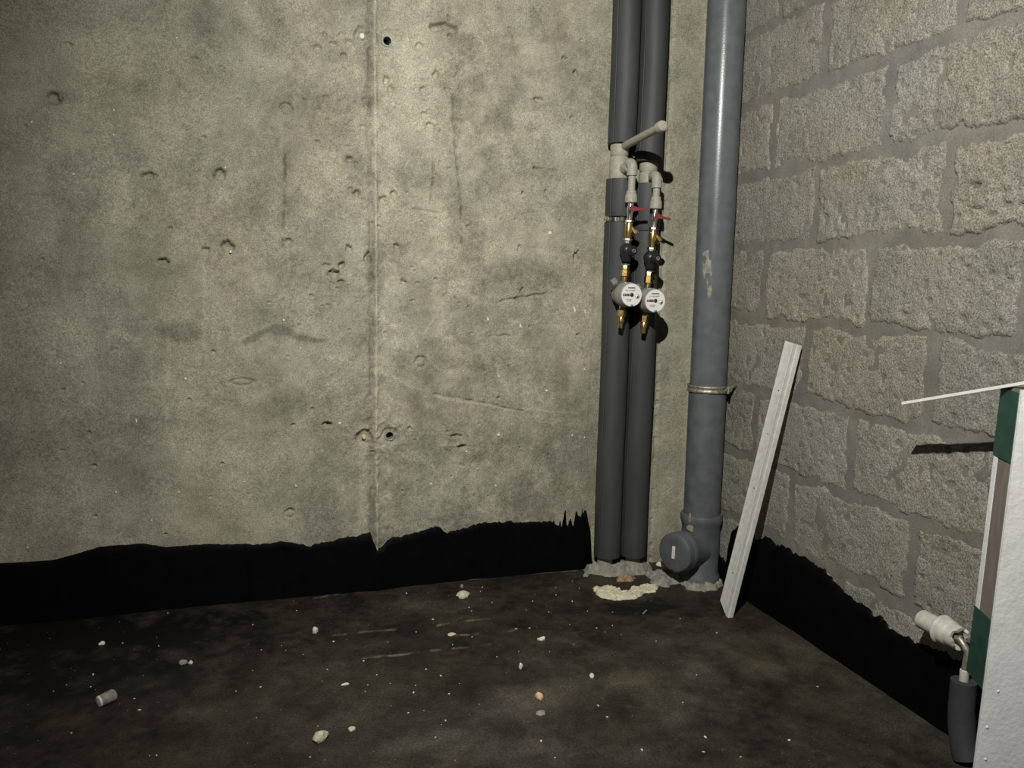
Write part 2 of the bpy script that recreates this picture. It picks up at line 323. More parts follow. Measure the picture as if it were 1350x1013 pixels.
def toned(name, base, grain=0.3, gscale=260, blotch=0.25, bscale=9, hue=(0.9, 1.0, 1.1), rough=0.9, bump=0.5, bdist=0.0015, pit=0.0, spec=0.25, bsc2=90):
    """stone-like material: base colour x vertex 'tone' x fine grain x blotches"""
    mt, nt, b = new_mat(name)
    tc = node(nt, 'ShaderNodeTexCoord')
    at = node(nt, 'ShaderNodeAttribute'); at.attribute_name = 'tone'
    g = node(nt, 'ShaderNodeTexNoise'); g.inputs['Scale'].default_value = gscale; g.inputs['Detail'].default_value = 2; g.inputs['Roughness'].default_value = 0.6
    nt.links.new(tc.outputs['Object'], g.inputs['Vector'])
    l = node(nt, 'ShaderNodeTexNoise'); l.inputs['Scale'].default_value = bscale; l.inputs['Detail'].default_value = 7; l.inputs['Roughness'].default_value = 0.62
    nt.links.new(tc.outputs['Object'], l.inputs['Vector'])
    def mr(src, lo, hi, w=0.25):
        n = node(nt, 'ShaderNodeMapRange'); n.inputs['From Min'].default_value = 0.5 - w; n.inputs['From Max'].default_value = 0.5 + w
        n.inputs['To Min'].default_value = lo; n.inputs['To Max'].default_value = hi
        nt.links.new(src, n.inputs['Value']); return n.outputs[0]
    def mul(a, c):
        n = node(nt, 'ShaderNodeMath', operation='MULTIPLY'); nt.links.new(a, n.inputs[0]); nt.links.new(c, n.inputs[1]); return n.outputs[0]
    t = mul(mul(at.outputs['Fac'], mr(g.outputs['Fac'], 1 - grain, 1 + grain, 0.20)), mr(l.outputs['Fac'], 1 - blotch, 1 + blotch))
    # gentle hue drift between warmer and cooler patches
    h = node(nt, 'ShaderNodeTexNoise'); h.inputs['Scale'].default_value = 3.1; h.inputs['Detail'].default_value = 5
    nt.links.new(tc.outputs['Object'], h.inputs['Vector'])
    mx = node(nt, 'ShaderNodeMix', data_type='RGBA')
    mx.inputs[6].default_value = (base[0] * 1.02, base[1], base[2] * hue[0], 1)
    mx.inputs[7].default_value = (base[0] * 0.98, base[1], base[2] * hue[2], 1)
    nt.links.new(mr(h.outputs['Fac'], 0, 1), mx.inputs[0])
    vm = node(nt, 'ShaderNodeVectorMath', operation='SCALE')
    nt.links.new(mx.outputs[2], vm.inputs[0]); nt.links.new(t, vm.inputs['Scale'])
    nt.links.new(vm.outputs[0], b.inputs['Base Color'])
    b.inputs['Roughness'].default_value = rough; b.inputs['Specular IOR Level'].default_value = spec
    n2 = node(nt, 'ShaderNodeTexNoise'); n2.inputs['Scale'].default_value = bsc2; n2.inputs['Detail'].default_value = 6; n2.inputs['Roughness'].default_value = 0.65
    nt.links.new(tc.outputs['Object'], n2.inputs['Vector'])
    bp = node(nt, 'ShaderNodeBump'); bp.inputs['Strength'].default_value = bump; bp.inputs['Distance'].default_value = bdist
    nt.links.new(n2.outputs['Fac'], bp.inputs['Height'])
    out = bp.outputs[0]
    if pit:
        vo = node(nt, 'ShaderNodeTexVoronoi'); vo.inputs['Scale'].default_value = 150
        nt.links.new(tc.outputs['Object'], vo.inputs['Vector'])
        b2 = node(nt, 'ShaderNodeBump'); b2.inputs['Strength'].default_value = pit; b2.inputs['Distance'].default_value = 0.003
        nt.links.new(vo.outputs['Distance'], b2.inputs['Height']); nt.links.new(out, b2.inputs['Normal']); out = b2.outputs[0]
    nt.links.new(out, b.inputs['Normal'])
    return mt

M = {}
M['concrete'] = toned('cast_concrete', (0.306, 0.288, 0.222), grain=0.40, gscale=340, blotch=0.17, bscale=8, hue=(0.96, 1.0, 1.03), bump=0.8, bdist=0.0016, bsc2=200)
M['block'] = toned('block_concrete', (0.240, 0.225, 0.187), grain=0.60, gscale=330, blotch=0.16, bscale=10, bump=0.8, bdist=0.0026, pit=0.35, bsc2=200)
M['mortar'] = toned('joint_mortar', (0.172, 0.160, 0.139), grain=0.22, gscale=300, blotch=0.20, bscale=14, bump=0.4, bdist=0.0015)
M['floor'] = toned('dirty_primed_floor', (0.036, 0.0305, 0.0220), grain=0.40, gscale=190, blotch=0.35, bscale=9, hue=(0.85, 1, 1.2), rough=0.62, bump=0.35, bdist=0.001, spec=0.3)
M['bitumen'] = noisy('black_bitumen_paint', (0.0012, 0.0013, 0.0015), (0.0022, 0.0023, 0.0026), 30, rough=0.6, bump=0.4, bscale=90, spec=0.07)
M['foam'] = noisy('grey_foam_insulation', (0.042, 0.0435, 0.045), (0.058, 0.0595, 0.061), 22, rough=0.6, bump=0.25, bscale=160, spec=0.35, stretch=(1, 1, 0.25))
M['foam_dark'] = noisy('charcoal_foam', (0.040, 0.041, 0.047), (0.052, 0.053, 0.060), 25, rough=0.6, bump=0.2, bscale=120, spec=0.3)
M['ppr'] = noisy('dusty_grey_plastic', (0.28, 0.268, 0.215), (0.38, 0.362, 0.295), 130, rough=0.55, bump=0.1, bscale=200, spec=0.35)
M['ppr_white'] = noisy('dusty_white_plastic', (0.46, 0.45, 0.39), (0.60, 0.58, 0.52), 90, rough=0.5, bump=0.15, bscale=160, spec=0.4)
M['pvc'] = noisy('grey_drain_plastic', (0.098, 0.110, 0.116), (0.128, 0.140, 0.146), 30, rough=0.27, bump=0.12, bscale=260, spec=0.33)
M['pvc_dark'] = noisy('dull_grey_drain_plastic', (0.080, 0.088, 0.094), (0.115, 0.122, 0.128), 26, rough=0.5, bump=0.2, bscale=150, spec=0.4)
M['dust'] = noisy('cement_smear', (0.20, 0.19, 0.16), (0.34, 0.32, 0.27), 70, rough=0.9, bump=0.5, bscale=120, spec=0.2)
M['brass'] = noisy('brass', (0.50, 0.34, 0.12), (0.72, 0.52, 0.22), 90, rough=0.28, metal=1.0, bump=0.1, bscale=200)
M['chrome'] = noisy('nickel_plating', (0.72, 0.68, 0.62), (0.86, 0.82, 0.77), 60, rough=0.22, metal=1.0)
M['steel'] = noisy('zinc_plated_steel', (0.24, 0.215, 0.165), (0.52, 0.48, 0.40), 130, rough=0.5, metal=0.7, bump=0.2, bscale=150)
M['red'] = noisy('red_handle', (0.115, 0.0015, 0.004), (0.17, 0.003, 0.006), 60, rough=0.5, spec=0.2)
M['black'] = noisy('black_plastic', (0.012, 0.012, 0.012), (0.022, 0.021, 0.020), 60, rough=0.4)
M['dark'] = noisy('cavity_shade_black', (0.004, 0.004, 0.004), (0.008, 0.008, 0.007), 60, rough=0.9, spec=0.1)  # near-black colour standing in for the shade inside holes
M['meter_grey'] = noisy('meter_grey_plastic', (0.24, 0.245, 0.225), (0.31, 0.31, 0.285), 60, rough=0.4)
M['meter_white'] = noisy('meter_white_face', (0.72, 0.72, 0.68), (0.80, 0.80, 0.76), 80, rough=0.35)
M['ink'] = noisy('dial_print', (0.02, 0.02, 0.02), (0.05, 0.05, 0.05), 90, rough=0.6)
M['ink_grey'] = noisy('dial_small_print', (0.34, 0.34, 0.33), (0.46, 0.46, 0.44), 300, rough=0.6)
M['ink_red'] = noisy('dial_red_print', (0.42, 0.24, 0.22), (0.5, 0.3, 0.28), 90, rough=0.6)
M['seal'] = noisy('grey_seal_plastic', (0.17, 0.165, 0.165), (0.25, 0.24, 0.235), 90, rough=0.4)
M['white'] = noisy('white_batten_paint', (0.54, 0.54, 0.50), (0.66, 0.66, 0.62), 70, rough=0.5, bump=0.12, bscale=140, spec=0.35)
M['white_rod'] = noisy('white_rod_plastic', (0.80, 0.80, 0.74), (0.86, 0.86, 0.80), 70, rough=0.5)
M['board_face'] = noisy('white_board_face', (0.78, 0.78, 0.77), (0.90, 0.90, 0.89), 28, rough=0.7, bump=0.5, bscale=130, spec=0.25)
M['board_core'] = noisy('taupe_board_core', (0.175, 0.145, 0.125), (0.235, 0.20, 0.175), 80, rough=0.8, bump=0.2, bscale=160, stretch=(1, 1, 0.2))
M['tape'] = noisy('green_tape', (0.016, 0.058, 0.043), (0.028, 0.085, 0.064), 30, rough=0.35, bump=0.15, bscale=60)
M['cream'] = noisy('cream_foam_crumb', (0.52, 0.47, 0.31), (0.74, 0.70, 0.53), 110, rough=0.85, bump=0.8, bscale=200)
M['tan'] = noisy('tan_stone', (0.55, 0.36, 0.17), (0.76, 0.58, 0.36), 150, rough=0.85, bump=0.6, bscale=200)
M['chip'] = noisy('white_chip', (0.66, 0.65, 0.58), (0.84, 0.83, 0.77), 120, rough=0.8, bump=0.5, bscale=220)
M['greystone'] = noisy('grey_stone', (0.20, 0.19, 0.16), (0.32, 0.31, 0.27), 120, rough=0.85, bump=0.5, bscale=200)
M['rust'] = noisy('rusty_foam', (0.22, 0.12, 0.06), (0.42, 0.31, 0.19), 60, rough=0.9, bump=0.8, bscale=140)
M['yellow'] = noisy('yellow_foam_plug', (0.55, 0.46, 0.20), (0.68, 0.60, 0.34), 100, rough=0.8)

# ------------------------------------------------------------------ back wall: cast concrete
SEAM_X = -1.029
HOLES = [(-0.9959, 1.5511, 0.0120), (-0.9908, 0.4582, 0.0115)]
PLUGS = [(-1.0632, 1.5559), (-1.0648, 0.4569)]
RINGS = [(-1.265, 1.3475, 0.018), (-0.9006, 0.671, 0.018), (-1.2718, 0.2478, 0.014)]

def back_height(x, z):
    """how far the concrete stands proud (towards -y)"""
    h = 0.0045 * fbm(x * 1.6, z * 1.6, 3, 4) + 0.0014 * fbm(x * 16, z * 16, 11, 4, 0.6)
    # shallow board panels with tiny steps
    h += 0.0009 * np.sign(np.sin(x * 9.1 + 0.8 * vnoise(x * 0 + 1, z * 2.2, 5))) * sstep(0, 0.4, np.abs(vnoise(x * 3, z * 1.3, 8)))
    return h

def build_back_wall():
    x = np.linspace(-2.45, 0.0, 880); z = np.linspace(-0.02, 1.96, 705)
    X, Z = np.meshgrid(x, z)
    H = back_height(X, Z)
    wob = 0.002 * vnoise(Z * 7, Z * 0, 21) + 0.0012 * vnoise(Z * 45, Z * 0, 22)
    s = X - SEAM_X - wob
    near = np.exp(-(np.abs(s) / 0.05) ** 2)
    H += near * 0.009 * np.maximum(fbm(X * 60, Z * 30, 31, 3), -0.25)
    ridge = 0.0085 * (0.7 + 0.9 * vnoise(Z * 30, Z * 0, 23))
    H += ridge * np.exp(-(s / 0.0042) ** 2)
    H -= 0.0065 * np.exp(-((s + 0.015) / 0.006) ** 2) * (0.6 + vnoise(Z * 14, Z * 0, 25))
    H -= 0.0040 * np.exp(-((s - 0.014) / 0.008) ** 2) * (0.6 + vnoise(Z * 11, Z * 0, 26))
    for (cx, cz, rr) in HOLES:                      # broken, crumbly concrete around the form ties
        q = np.exp(-(np.hypot(X - cx + 0.03, (Z - cz) * 1.2) / 0.075) ** 2)
        H += q * 0.012 * fbm(X * 48, Z * 48, 33, 4, 0.6)
    tone = np.ones_like(X)
    tone += 0.10 * near * fbm(X * 90, Z * 60, 34, 3)
    # formwork tone: vertical bands, horizontal lifts
    tone += 0.16 * fbm(X * 5.5, Z * 0.9, 41, 4) + 0.22 * fbm(X * 2.2, Z * 2.6, 42, 5, 0.6) + 0.16 * fbm(X * 14, Z * 11, 43, 4)
    n1 = fbm(X * 9, Z * 9, 44, 5, 0.62) + 0.35 * fbm(X * 70, Z * 70, 45, 3)
    zone = 0.45 + 0.55 * np.exp(-((X + 0.80) / 0.42) ** 2)
    tone += zone * (0.13 * (sstep(0.10, 0.22, n1) - sstep(-0.08, -0.22, n1) * 1.0))
    n2 = fbm(X * 26, Z * 26, 46, 4, 0.6)
    tone += zone * 0.12 * (sstep(0.12, 0.26, n2) - sstep(-0.12, -0.26, n2)) + 0.16 * fbm(X * 120, Z * 120, 47, 2)
    n3 = fbm(X * 42, Z * 42, 48, 4, 0.65)
    tone += zone * 0.14 * sstep(0.20, 0.34, n3) * (Z < 1.0)
    for zl, a in ((1.352, -0.10), (1.165, -0.06), (0.74, 0.07), (0.605, -0.05), (0.905, -0.06)):
        zz = zl + 0.012 * vnoise(X * 5, X * 0, 51)
        tone += a * (sstep(zz - 0.006, zz + 0.004, Z) - sstep(zz + 0.02, zz + 0.10, Z)) * (0.6 + vnoise(X * 4, Z * 3, 52))
    wx = X + 0.020 * vnoise(X * 22, Z * 22, 61) + 0.007 * vnoise(X * 90, Z * 90, 63)
    wz = Z + 0.020 * vnoise(X * 22, Z * 22, 62) + 0.007 * vnoise(X * 90, Z * 90, 64)
    for (cx, cz, rx, rz, a) in STAINS:
        r = np.hypot((wx - cx) / rx, (wz - cz) / rz)
        tone += a * (1 - sstep(0.45, 1.25, r))
    tone -= 0.40 * (1 - sstep(0.004, 0.016, seg_dist(X + 0.012 * vnoise(X * 40, Z * 40, 65), Z + 0.012 * vnoise(X * 40, Z * 40, 66), ARC)))
    # lighter streaks and the pale lip beside the seam
    for pts in LIGHTLINES:
        d = seg_dist(X + 0.006 * vnoise(X * 50, Z * 50, 67), Z + 0.006 * vnoise(X * 50, Z * 50, 68), pts)
        tone += 0.24 * (1 - sstep(0.001, 0.008, d)) * (0.75 + vnoise(X * 30, Z * 30, 69)); H += 0.0010 * (1 - sstep(0.001, 0.006, d))
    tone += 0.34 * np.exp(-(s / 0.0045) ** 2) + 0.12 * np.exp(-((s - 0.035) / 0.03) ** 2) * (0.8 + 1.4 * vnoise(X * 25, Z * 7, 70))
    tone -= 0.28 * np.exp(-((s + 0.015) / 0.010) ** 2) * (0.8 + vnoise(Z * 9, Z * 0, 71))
    # cracks and scrapes
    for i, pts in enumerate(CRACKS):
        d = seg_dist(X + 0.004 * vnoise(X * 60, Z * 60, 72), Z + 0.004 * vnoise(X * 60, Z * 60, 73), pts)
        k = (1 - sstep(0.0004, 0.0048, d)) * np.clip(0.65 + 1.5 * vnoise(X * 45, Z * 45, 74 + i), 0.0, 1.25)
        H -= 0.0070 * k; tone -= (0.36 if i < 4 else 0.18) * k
    # pits: chipped edge above, ledge below
    rng = np.random.RandomState(4)
    pits = list(PITS)
    for k in range(170):
        if k < 95: px = SEAM_X + rng.normal(0.02, 0.16); pz = rng.uniform(0.72, 1.75)
        else: px = rng.uniform(-2.0, -0.4); pz = rng.uniform(0.2, 1.75)
        pits.append((px, pz, rng.uniform(0.0035, 0.008), rng.uniform(0.003, 0.006)))
    for (cx, cz, rx, rz) in pits:
        i0, i1 = np.searchsorted(x, (cx - 3 * rx - 0.02, cx + 3 * rx + 0.02)); j0, j1 = np.searchsorted(z, (cz - 3 * rz - 0.02, cz + 3 * rz + 0.02))
        if i1 <= i0 or j1 <= j0: continue
        sx, sz = X[j0:j1, i0:i1], Z[j0:j1, i0:i1]
        jx = sx + 0.6 * rx * vnoise(sx * 150, sz * 150, 81); jz = sz + 0.6 * rz * vnoise(sx * 150, sz * 150, 82)
        r = np.hypot((jx - cx) / rx, (jz - cz) / rz)
        k = 1 - sstep(0.55, 1.05, r)
        H[j0:j1, i0:i1] -= min(0.016, 1.3 * min(rx, rz)) * k
        H[j0:j1, i0:i1] += 0.0012 * np.exp(-((r - 1.35) / 0.3) ** 2)
    # the chipped wedge near the top and the elongated form-tie print
    for pts, dep in (([(-0.868, 1.598), (-0.835, 1.606), (-0.812, 1.598)], 0.020),):
        d = seg_dist(X + 0.008 * vnoise(X * 60, Z * 60, 83), Z, pts); k = 1 - sstep(0.005, 0.013, d); H -= dep * k
    r = np.hypot((X + 1.3927) / 0.033, (Z - 0.624) / 0.010); k = np.exp(-((r - 0.85) / 0.22) ** 2); H -= 0.0055 * k
    for (cx, cz, rr) in RINGS:
        r = np.hypot(X - cx, Z - cz) + 0.004 * vnoise(X * 80, Z * 80, 84)
        k = np.exp(-((r - rr * 0.8) / (rr * 0.22)) ** 2); H -= 0.008 * k * (0.6 + 0.6 * (Z > cz))
    for (cx, cz) in PLUGS:
        r = np.hypot(X - cx, Z - cz) + 0.006 * vnoise(X * 60, Z * 60, 85)
        k = 1 - sstep(0.018, 0.026, r); H -= 0.011 * k
    for (cx, cz, rr) in HOLES:
        r = np.hypot(X - cx, Z - cz)
        H -= 0.008 * (1 - sstep(rr * 1.7, rr * 2.7, r + 0.006 * vnoise(X * 60, Z * 60, 86)))
        H -= 0.045 * (r < rr * 0.98)
    # rough form edge running down between the risers and the drain
    e = X + 0.1345 + 0.003 * vnoise(Z * 20, Z * 0, 87)
    H += 0.004 * sstep(-0.004, 0.004, e) ; H -= 0.006 * np.exp(-(e / 0.004) ** 2) * (vnoise(Z * 70, Z * 0, 88) > 0.02)
    H += 0.012 * sstep(-0.05, 0.0, X) ** 2           # rounded into the corner
    P = np.stack([X, -H, Z], -1)
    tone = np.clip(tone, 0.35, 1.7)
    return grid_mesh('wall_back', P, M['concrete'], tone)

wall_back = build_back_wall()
tag(wall_back, 'grey cast concrete wall with a vertical seam and pitted surface', 'wall', kind='structure')

def wall_y(x, z):
    return -float(back_height(np.array([x]), np.array([z]))[0])

for (cx, cz, rr) in HOLES:       # sleeves of the form ties
    y0 = wall_y(cx, cz) + 0.007
    t = MB().lathe((cx, y0 + 0.040, cz), (0, -1, 0), [(0, rr * 0.1), (0, rr * 0.86), (0.0425, rr * 0.90), (0.0435, rr * 1.05), (0.0430, rr * 1.28), (0.036, rr * 1.45)], 22, cap=False)
    t.build('tie_sleeve', M['meter_grey'], wall_back)
    MB().lathe((cx, y0 + 0.030, cz), (0, -1, 0), [(0, rr * 0.88), (0.001, rr * 0.88)], 18).build('tie_hole_bottom', M['dark'], wall_back)  # near-black disc paints the shade deep in the hole
for (cx, cz), mt, r in zip(PLUGS, (M['chip'], M['yellow']), (0.0085, 0.0075)):
    y0 = wall_y(cx, cz) + 0.009
    MB().lathe((cx, y0 + 0.004, cz), (0, -1, 0.1), [(0, r), (0.006, r), (0.009, r * 0.8), (0.010, r * 0.4)], 14, sx=0.85).build('tie_plug', mt, wall_back)

# white plaster splashes thrown on the concrete (too small to pick apart)
rng = random.Random(3)
mb = MB()
for (sx, sz, rx, rz) in SPECKS:
    y = wall_y(sx, sz) - 0.0012
    n = 9; tilt = rng.uniform(-0.5, 0.5)
    ring = []
    for k in range(n):
        w = 2 * math.pi * k / n; q = rng.uniform(0.75, 1.25)
        a, b = rx * q * math.cos(w), rz * q * math.sin(w)
        ring.append((a * math.cos(tilt) - b * math.sin(tilt), a * math.sin(tilt) + b * math.cos(tilt)))
    v = [(sx + a * 1.05, y + 0.003, sz + b * 1.05) for a, b in ring] + [(sx + a * 0.8, y - 0.0012, sz + b * 0.8) for a, b in ring]
    f = [tuple(range(n, 2 * n))] + [(k, (k + 1) % n, n + (k + 1) % n, n + k) for k in range(n)]
    mb.add(v, f)
tag(mb.build('plaster_splashes', M['chip'], wall_back), kind='stuff')

def interp(pts, t):
    return np.interp(t, [p[0] for p in pts], [p[1] for p in pts])

# black waterproofing brushed along the foot of the concrete
x = np.linspace(-2.45, COAT_BACK[-1][0], 900)
pts = [(-2.45, 0.160)] + [(a, b) for a, b in COAT_BACK]
top = interp(pts, x) + 0.006 * vnoise(x * 45, x * 0, 91) * sstep(-2.0, -1.2, x) + 0.005 * vnoise(x * 160, x * 0, 92) * sstep(-1.9, -1.0, x)
brist = sstep(-0.50, -0.45, x) * (1 - sstep(-0.385, -0.375, x)) * np.maximum(vnoise(x * 230, x * 0, 93), 0) * 0.07
top = np.maximum(top + brist, 0.003)
rows = np.array([0, 0.12, 0.3, 0.5, 0.7, 0.85, 0.95, 1.0])
Z = rows[:, None] * top[None, :] - 0.004 * (rows[:, None] == 0); X = np.repeat(x[None, :], len(rows), 0)
lift = 0.0032 + 0.002 * fbm(X * 30, Z * 30, 94, 3); lift[-1] = -0.004; lift[-2] = 0.0025
near = np.exp(-((X - SEAM_X) / 0.05) ** 2)
Y = -(back_height(X, Z) + lift + near * 0.009)
grid_mesh('bitumen_coating', np.stack([X, Y, Z], -1), M['bitumen'], None, wall_back)

# ------------------------------------------------------------------ right wall: block masonry
def build_right_wall():
    y = np.linspace(0.0, -2.1, 270); z = np.linspace(-0.02, 1.98, 270)
    Y, Z = np.meshgrid(y, z)
    H = 0.002 * fbm(Y * 6, Z * 6, 101, 4) + 0.0018 * fbm(Y * 40, Z * 40, 102, 3)
    tone = 1 + 0.25 * fbm(Y * 7, Z * 7, 103, 4)
    return grid_mesh('wall_right', np.stack([-H, Y, Z], -1), M['mortar'], np.clip(tone, 0.5, 1.5))

wall_right = build_right_wall()
tag(wall_right, 'rough grey concrete block wall with wide smeared mortar joints', 'wall', kind='structure')

def block_height(Y, Z, y0, y1, z0, z1, seed, rough):
    j1 = 0.016 * fbm(Y * 11, Z * 11, seed, 5, 0.68); j2 = 0.018 * fbm(Y * 11, Z * 11, seed + 50, 5, 0.70)
    d = np.minimum(np.minimum(Y - y0, y1 - Y) + j1, np.minimum(Z - z0, z1 - Z) + j2)
    d -= 0.006 + 0.005 * rough
    # knocked corners
    body = sstep(-0.001, 0.013 - 0.005 * rough, d)
    H = -0.004 + (0.0060 + 0.0035 * rough) * body
    H += body * (0.004 * fbm(Y * 8, Z * 8, seed + 7, 3) + (0.0010 + 0.0030 * rough) * fbm(Y * 60, Z * 60, seed + 9, 4, 0.65))
    pit = np.maximum(vnoise(Y * 70, Z * 70, seed + 13) - 0.30, 0) * (0.02 + 0.05 * rough)
    H -= body * pit
    return H, body

rng = random.Random(11)
edges = [1.977, 1.817, 1.617, 1.417, 1.217, 1.017, 0.817, 0.617, 0.417, 0.217, 0.017]
course = {3: (-0.345, -0.765), 4: (-0.54, -0.953), 5: (-0.345, -0.748), 6: (-0.543, -0.945), 7: (-0.345, -0.728, -1.150), 8: (-0.524, -0.942), 9: (-0.345, -0.737)}
def joints(i):
    js = list(course.get(i, (-0.54, -0.945) if i % 2 == 0 else (-0.345, -0.745)))
    while js[-1] > -2.1: js.append(js[-1] - 0.402)
    first = js[0] + 0.402
    return ([min(0.0, first)] if first < 0.1 else [0.0]) + js if first < -0.05 else [0.0] + js
for i in range(len(edges) - 1):
    zt, zb = edges[i], edges[i + 1]
    js = joints(i)
    if js[0] < -0.05: js = [0.0] + js
    for k in range(len(js) - 1):
        ya, yb = js[k + 1], js[k]
        if yb - ya < 0.06: continue
        ya2 = max(ya, -2.1)
        near = ya2 > -1.7
        st = 0.0045 if near else 0.012
        ny = max(6, int((yb - ya2) / st)); nz = int((zt - zb) / st)
        y = np.linspace(yb, ya2, ny); z = np.linspace(zb, zt, nz)
        Y, Z = np.meshgrid(y, z)
        far = min(1.0, max(0.0, (-0.5 * (ya + yb) - 0.35) / 0.7))
        high = min(1.0, max(0.0, (0.5 * (zt + zb) - 0.3) / 0.8))
        rough = min(1.0, (0.15 + 0.85 * far * high) * rng.uniform(0.7, 1.1))
        H, body = block_height(Y, Z, ya, yb, zb, zt, 200 + 31 * i + 7 * k, rough)
        base = rng.uniform(0.92, 1.08)
        tone = base * (1 + 0.16 * fbm(Y * 9, Z * 9, 300 + i * 9 + k, 4))
        tone = 0.80 + (tone - 0.80) * body
        b = grid_mesh('block', np.stack([-H, Y, Z], -1), M['block'], np.clip(tone, 0.4, 1.5), wall_right)

# black waterproofing along the foot of the blocks
y = np.linspace(0.0, -2.1, 800)
pts = sorted([(a, b) for a, b in COAT_RIGHT] + [(-2.1, COAT_RIGHT[-1][1] * 1.0), (0.0, 0.19)])
top = interp(pts, y) + 0.012 * vnoise(y * 40, y * 0, 111) + 0.007 * vnoise(y * 150, y * 0, 112)
top = np.maximum(top, 0.002)
Z = rows[:, None] * top[None, :] - 0.004 * (rows[:, None] == 0); Y = np.repeat(y[None, :], len(rows), 0)
lift = 0.0095 + 0.002 * fbm(Y * 25, Z * 25, 113, 3); lift[-1] = -0.002; lift[-2] = 0.0085
grid_mesh('bitumen_coating', np.stack([-lift, Y, Z], -1), M['bitumen'], None, wall_right)

# ------------------------------------------------------------------ floor
def floor_height(x, y):
    return 0.0022 * fbm(x * 5, y * 5, 121, 4) + 0.0008 * fbm(x * 45, y * 45, 122, 3)

def build_floor():
    x = np.linspace(-2.45, 0.0, 560); y = np.linspace(-2.1, 0.0, 480)
    X, Y = np.meshgrid(x, y)
    H = floor_height(X, Y)
    tone = 0.80 + 0.7 * fbm(X * 3.2, Y * 3.2, 131, 5, 0.6) + 0.40 * fbm(X * 17, Y * 17, 132, 4) + 0.35 * fbm(X * 60, Y * 60, 139, 3) + 0.28 * sstep(0.1, 0.3, fbm(X * 11, Y * 11, 140, 5, 0.65))
    wx = X + 0.06 * vnoise(X * 9, Y * 9, 133); wy = Y + 0.06 * vnoise(X * 9, Y * 9, 134)
    for (cx, cy, rx, ry, a) in FLOOR_PATCHES:  # broad negative patches at left paint the lamp's falloff into the floor tone
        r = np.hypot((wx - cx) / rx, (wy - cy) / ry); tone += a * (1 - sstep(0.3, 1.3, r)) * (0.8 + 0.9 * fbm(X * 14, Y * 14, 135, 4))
    for (x0, y0, x1, y1) in SCRATCHES:
        d = seg_dist(X + 0.004 * vnoise(X * 70, Y * 70, 136), Y + 0.006 * vnoise(X * 40, Y * 40, 137), [(x0, y0), (x1, y1)])
        k = (1 - sstep(0.001, 0.0075, d)) * np.clip(0.75 + 1.6 * vnoise(X * 55, Y * 30, 138), 0.1, 1.4)
        tone += 3.4 * k
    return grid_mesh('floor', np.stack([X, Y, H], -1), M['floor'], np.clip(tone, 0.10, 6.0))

floor = build_floor()
tag(floor, 'dark brown-black primed concrete floor with scuffs and pale scratches', 'floor', kind='structure')

def fz(x, y): return float(floor_height(np.array([x]), np.array([y]))[0])

# ------------------------------------------------------------------ foam-sleeved risers
def sleeve(mb, cx, cy, z0, z1, r, notch_deg, seed=0, n=44, flat=0.94):
    """foam tube with a slit along its length"""
    zs = np.linspace(z0, z1, max(3, int((z1 - z0) / 0.05)))
    v = []; f = []
    nd = math.radians(notch_deg)
    ang = []
    base = [nd + 2 * math.pi * (k + 0.5) / n for k in range(n)]
    ang = [nd - 0.055, nd - 0.022, nd, nd + 0.022, nd + 0.070] + [nd + 0.10 + (2 * math.pi - 0.20) * k / (n - 1) for k in range(n)]
    rad = [1.03, 1.0, 0.88, 1.0, 1.055] + [1.0] * n
    ringz = [(z0, 0.80), (z0, 0.985), (z0 + 0.003, 1.0)] + [(zz, 1.0) for zz in zs[1:-1]] + [(z1 - 0.003, 1.0), (z1, 0.985), (z1, 0.80)]
    N = len(ang)
    for zz, q in ringz:
        w1 = 0.0012 * math.sin(zz * 9 + seed)
        for a, b in zip(ang, rad):
            rr = r * b * q * (1 + 0.012 * math.sin(3 * a + zz * 5 + seed))
            v.append((cx + w1 + rr * math.sin(a) * flat, cy - rr * math.cos(a), zz))
    for i in range(len(ringz) - 1):
        for k in range(N):
            k2 = (k + 1) % N
            f.append((i * N + k, i * N + k2, (i + 1) * N + k2, (i + 1) * N + k))
    f.append(tuple(reversed(range(N)))); f.append(tuple((len(ringz) - 1) * N + k for k in range(N)))
    mb.add(v, f)
    return mb

RY = -0.046
def elbow_path(p0, out_y, down_z, bend=0.018, n=7):
    """from p0 straight out to y = out_y, then down to z = down_z"""
    x, y, z = p0
    pts = [Vector((x, y, z)), Vector((x, out_y + bend, z))]
    for k in range(1, n):
        a = math.pi / 2 * k / n
        pts.append(Vector((x, out_y + bend - bend * math.sin(a), z - bend + bend * math.cos(a))))
    pts.append(Vector((x, out_y, z - bend))); pts.append(Vector((x, out_y, down_z)))
    return pts

def riser(x, xt, z_top, z_tee, z_low, label, outlet, notch):
    root = empty('water_riser', (x, RY, 0.03))
    tag(root, label, 'pipe', 'foam-sleeved water risers')
    # inner pipe, seen only where the sleeves part
    MB().cyl((xt, RY, 0.0), (xt, RY, 1.9), 0.024, 20).build('pipe', M['ppr'], root)
    # tee with collar rings
    MB().lathe((xt, RY, z_low - 0.01), (0, 0, 1), [(0, 0.0265), (0.012, 0.0280), (z_tee - z_low, 0.0280), (z_tee - z_low + 0.003, 0.0255)], 30).build('tee', M['ppr'], root)
    MB().lathe((xt, RY, z_tee - 0.004), (0, 0, 1), [(0, 0.0255), (0.004, 0.0272), (z_top - z_tee - 0.004, 0.0272), (z_top - z_tee, 0.0255)], 30).build('tee_collar', M['ppr'], root)
    zo = outlet
    MB().lathe((xt + 0.006, RY, zo - 0.004), (0.0, -1, 0.0), [(0, 0.0165), (0.040, 0.0165), (0.046, 0.0145), (0.056, 0.0135)], 22).build('branch_socket', M['ppr'], root)
    return root

